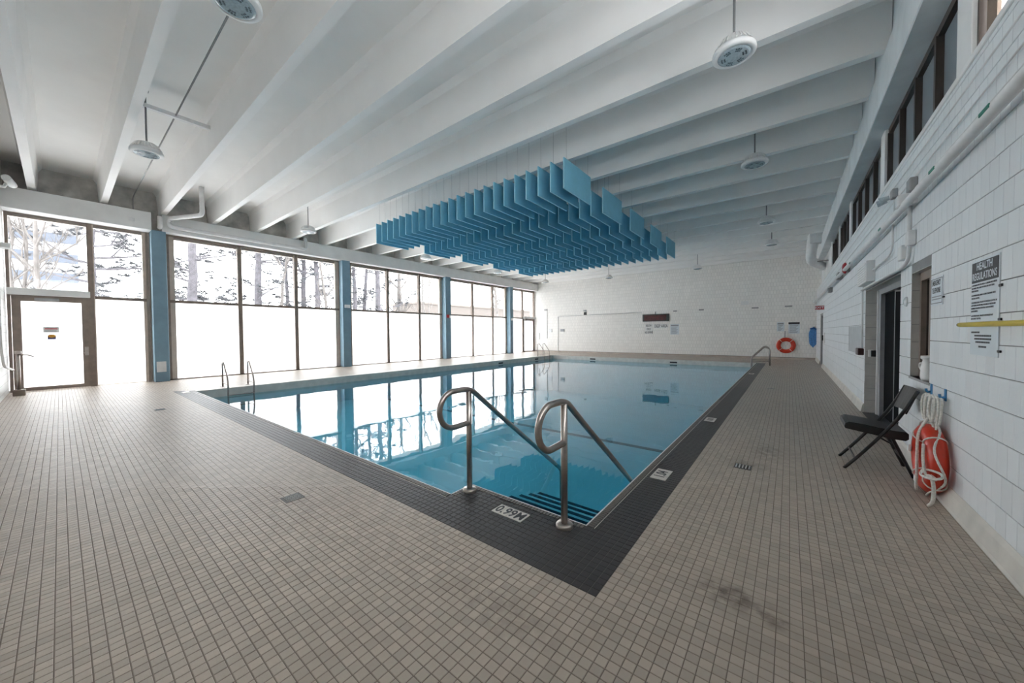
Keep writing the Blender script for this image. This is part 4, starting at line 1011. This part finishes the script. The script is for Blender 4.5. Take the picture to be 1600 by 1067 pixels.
# ================================================================== OUTSIDE
tag(MB().box(-140, -15.8, -60, 140, -.4, -.25).build('ground', pbr('pale_paving', (.70, .70, .70), .9, var=.05, scale=.3)), 'pale ground beyond the windows', kind='structure')
def gpt(u, X):
    """world Y of the pixel column u at distance X, on the horizon"""
    d = CF+CR*((u-800)/FPX)+CU*0.02; return d.y*X/d.x
M_BARK = pbr('grey_brown_bark', (.115, .109, .12), .9, var=.2, scale=5)
M_BARK2 = pbr('pale_bark', (.145, .133, .125), .9, var=.15, scale=5)
M_NEED = pbr('pine_needles', (.105, .108, .115), .8, var=.2)
def tree(u, X, h, r, seed, kind, label, lean=0.0):
    rd = random.Random(seed); y = gpt(u, X)
    e = thing('pine_tree' if kind == 'pine' else 'bare_tree', label, 'tree', (X, y, -.25), 'trees outside the windows')
    tr = MB(); fo = MB()
    def branch(p, d, L, r0, depth):
        pts = [p.copy()]; rr = [r0]; q = p.copy(); dd = d.copy(); n = 4
        for k in range(n):
            dd = (dd+Vector((rd.uniform(-.22, .22), rd.uniform(-.22, .22), rd.uniform(-.06, .16)))).normalized(); q = q+dd*L/n
            pts.append(q.copy()); rr.append(r0*(1-.75*(k+1)/n))
        tr.tube(pts, rr, 5, caps=False)
        if depth > 0:
            for k in range(3 if kind == 'bare' else 2):
                i = rd.randint(1, n); nd = (dd+Vector((rd.uniform(-1, 1), rd.uniform(-1, 1), rd.uniform(-.1, .7)))*.8).normalized()
                branch(pts[i], nd, L*rd.uniform(.45, .7), rr[i]*.7+.004, depth-1)
        elif kind == 'pine':
            for k in range(6):
                c = pts[rd.randint(1, n)]+Vector((rd.uniform(-.3, .3), rd.uniform(-.3, .3), rd.uniform(-.1, .2)))
                for t in range(28):
                    a = Vector((rd.uniform(-1, 1), rd.uniform(-1, 1), rd.uniform(-.3, .6))).normalized()*.26; s_ = a.orthogonal().normalized()*.019
                    fo.quad(c-s_, c+s_, c+a)
    B = Vector((X, y, -.25)); top = Vector((X+rd.uniform(-.3, .3), y+lean*h, h)); n = 8; pts = [B+(top-B)*k/n+Vector((rd.uniform(-.06, .06), rd.uniform(-.06, .06), 0))*(k > 0) for k in range(n+1)]; rr = [r*(1-.55*k/n) for k in range(n+1)]
    tr.tube(pts, rr, 9)
    if kind == 'pine':
        for k in range(18):
            t = rd.uniform(.28, .98); p = B+(top-B)*t; a = rd.uniform(0, 6.28); branch(p, Vector((math.cos(a), math.sin(a), rd.uniform(-.1, .25))), rd.uniform(1.2, 2.6), .06, 1)
    else:
        for k in range(9):
            t = rd.uniform(.25, .95); p = B+(top-B)*t; a = rd.uniform(0, 6.28); branch(p, Vector((math.cos(a)*.6, math.sin(a)*.6, rd.uniform(.5, 1.0))), rd.uniform(1.4, 2.8), r*.36, 2)
    part(tr, 'trunk', M_BARK2 if kind == 'bare' else M_BARK, e)
    if fo.f: tag(part(fo, 'needles', M_NEED, e), kind='stuff')
TR = [(22, -21.0, 6.5, .075, 'bare', 'bare multi-branched tree closest to the entrance edge'), (44, -21.6, 6.5, .07, 'bare', 'pale bare trunk, second in the entrance bay'), (60, -20.5, 6.0, .10, 'bare', 'pale forked bare tree above the entrance door'),
      (150, -24.0, 8.5, .14, 'pine', 'pine spreading needles behind the fixed pane by the entrance'), (303, -24.5, 9.5, .26, 'pine', 'straight pine trunk alone in the first wide pane'), (268, -27.0, 9.0, .15, 'pine', 'pine boughs at the edge of the first blue column'),
      (404, -27.0, 10, .26, 'pine', 'pine trunk in the middle pane of the first wide bay'), (428, -25.0, 7.5, .12, 'bare', 'leaning bare trunk beside the middle mullion', .12), (452, -28.0, 9, .16, 'pine', 'slim pine just before the third pane'),
      (476, -28.0, 10, .22, 'pine', 'pine trunk first in the third pane'), (496, -26.0, 10, .22, 'pine', 'pine trunk second in the third pane'), (520, -24.0, 7.5, .12, 'bare', 'bare tree leaning before the second blue column', -.1),
      (556, -27.0, 10, .2, 'pine', 'pine trunk just past the second blue column'), (566, -29.0, 10, .2, 'pine', 'thin curved pine in the second bay', .06), (592, -25.0, 10, .26, 'pine', 'thick pine trunk before the second bay mullion'),
      (624, -27.0, 8, .26, 'bare', 'spreading tree in the middle of the second bay'), (662, -27.0, 8, .12, 'bare', 'slim bare tree in the last pane of the second bay'), (670, -30.0, 8, .10, 'bare', 'thin bare tree above the beige building'),
      (780, -24.0, 7, .22, 'bare', 'leaning bare trunk behind the third bay', -.12)]
for i, t in enumerate(TR): tree(t[0], t[1], t[2], t[3], 20+i, t[4], t[5], t[6] if len(t) > 6 else 0.0)
# office block with blue-grey window bands
e = thing('office_building', 'white office block with blue-grey window bands beyond the entrance', 'building', (-75, -6, -.25))
part(MB().box(-90, -75, gpt(-20, -75), gpt(134, -75), -.25, 26), 'facade', pbr('white_facade', (.30, .30, .30), .8), e)
M_BAND = pbr('blue_grey_glazing', (.06, .072, .095), .5)
for k in range(9):
    part(MB().box(-75.0, -74.85, gpt(-20, -75)+.3, gpt(126, -75), 3.4+2.55*k, 4.55+2.55*k), 'window_band', M_BAND, e)
e = thing('low_building', 'low beige building beyond the far window bays', 'building', (-45, 55, -.25))
ya, yc = gpt(655, -45), gpt(772, -45)
part(MB().box(-52, -45, ya, yc+30, -.25, 6.1), 'wall', pbr('beige_wall', (.115, .10, .09), .85), e); part(MB().box(-52.2, -44.8, ya-.2, yc+30, 6.1, 6.4), 'parapet', pbr('beige_cap', (.14, .12, .105), .8), e)

# ------------------------------------------------------------------ lettering becomes plain mesh
bpy.context.view_layer.update()
dg = bpy.context.evaluated_depsgraph_get()
for o in TEXTS:
    me = bpy.data.meshes.new_from_object(o.evaluated_get(dg)); nm = o.name; ml = o.matrix_local.copy(); pa = o.parent
    cu = o.data; bpy.data.objects.remove(o); bpy.data.curves.remove(cu)
    q = link(nm.split('.')[0], me, pa); q.matrix_local = ml
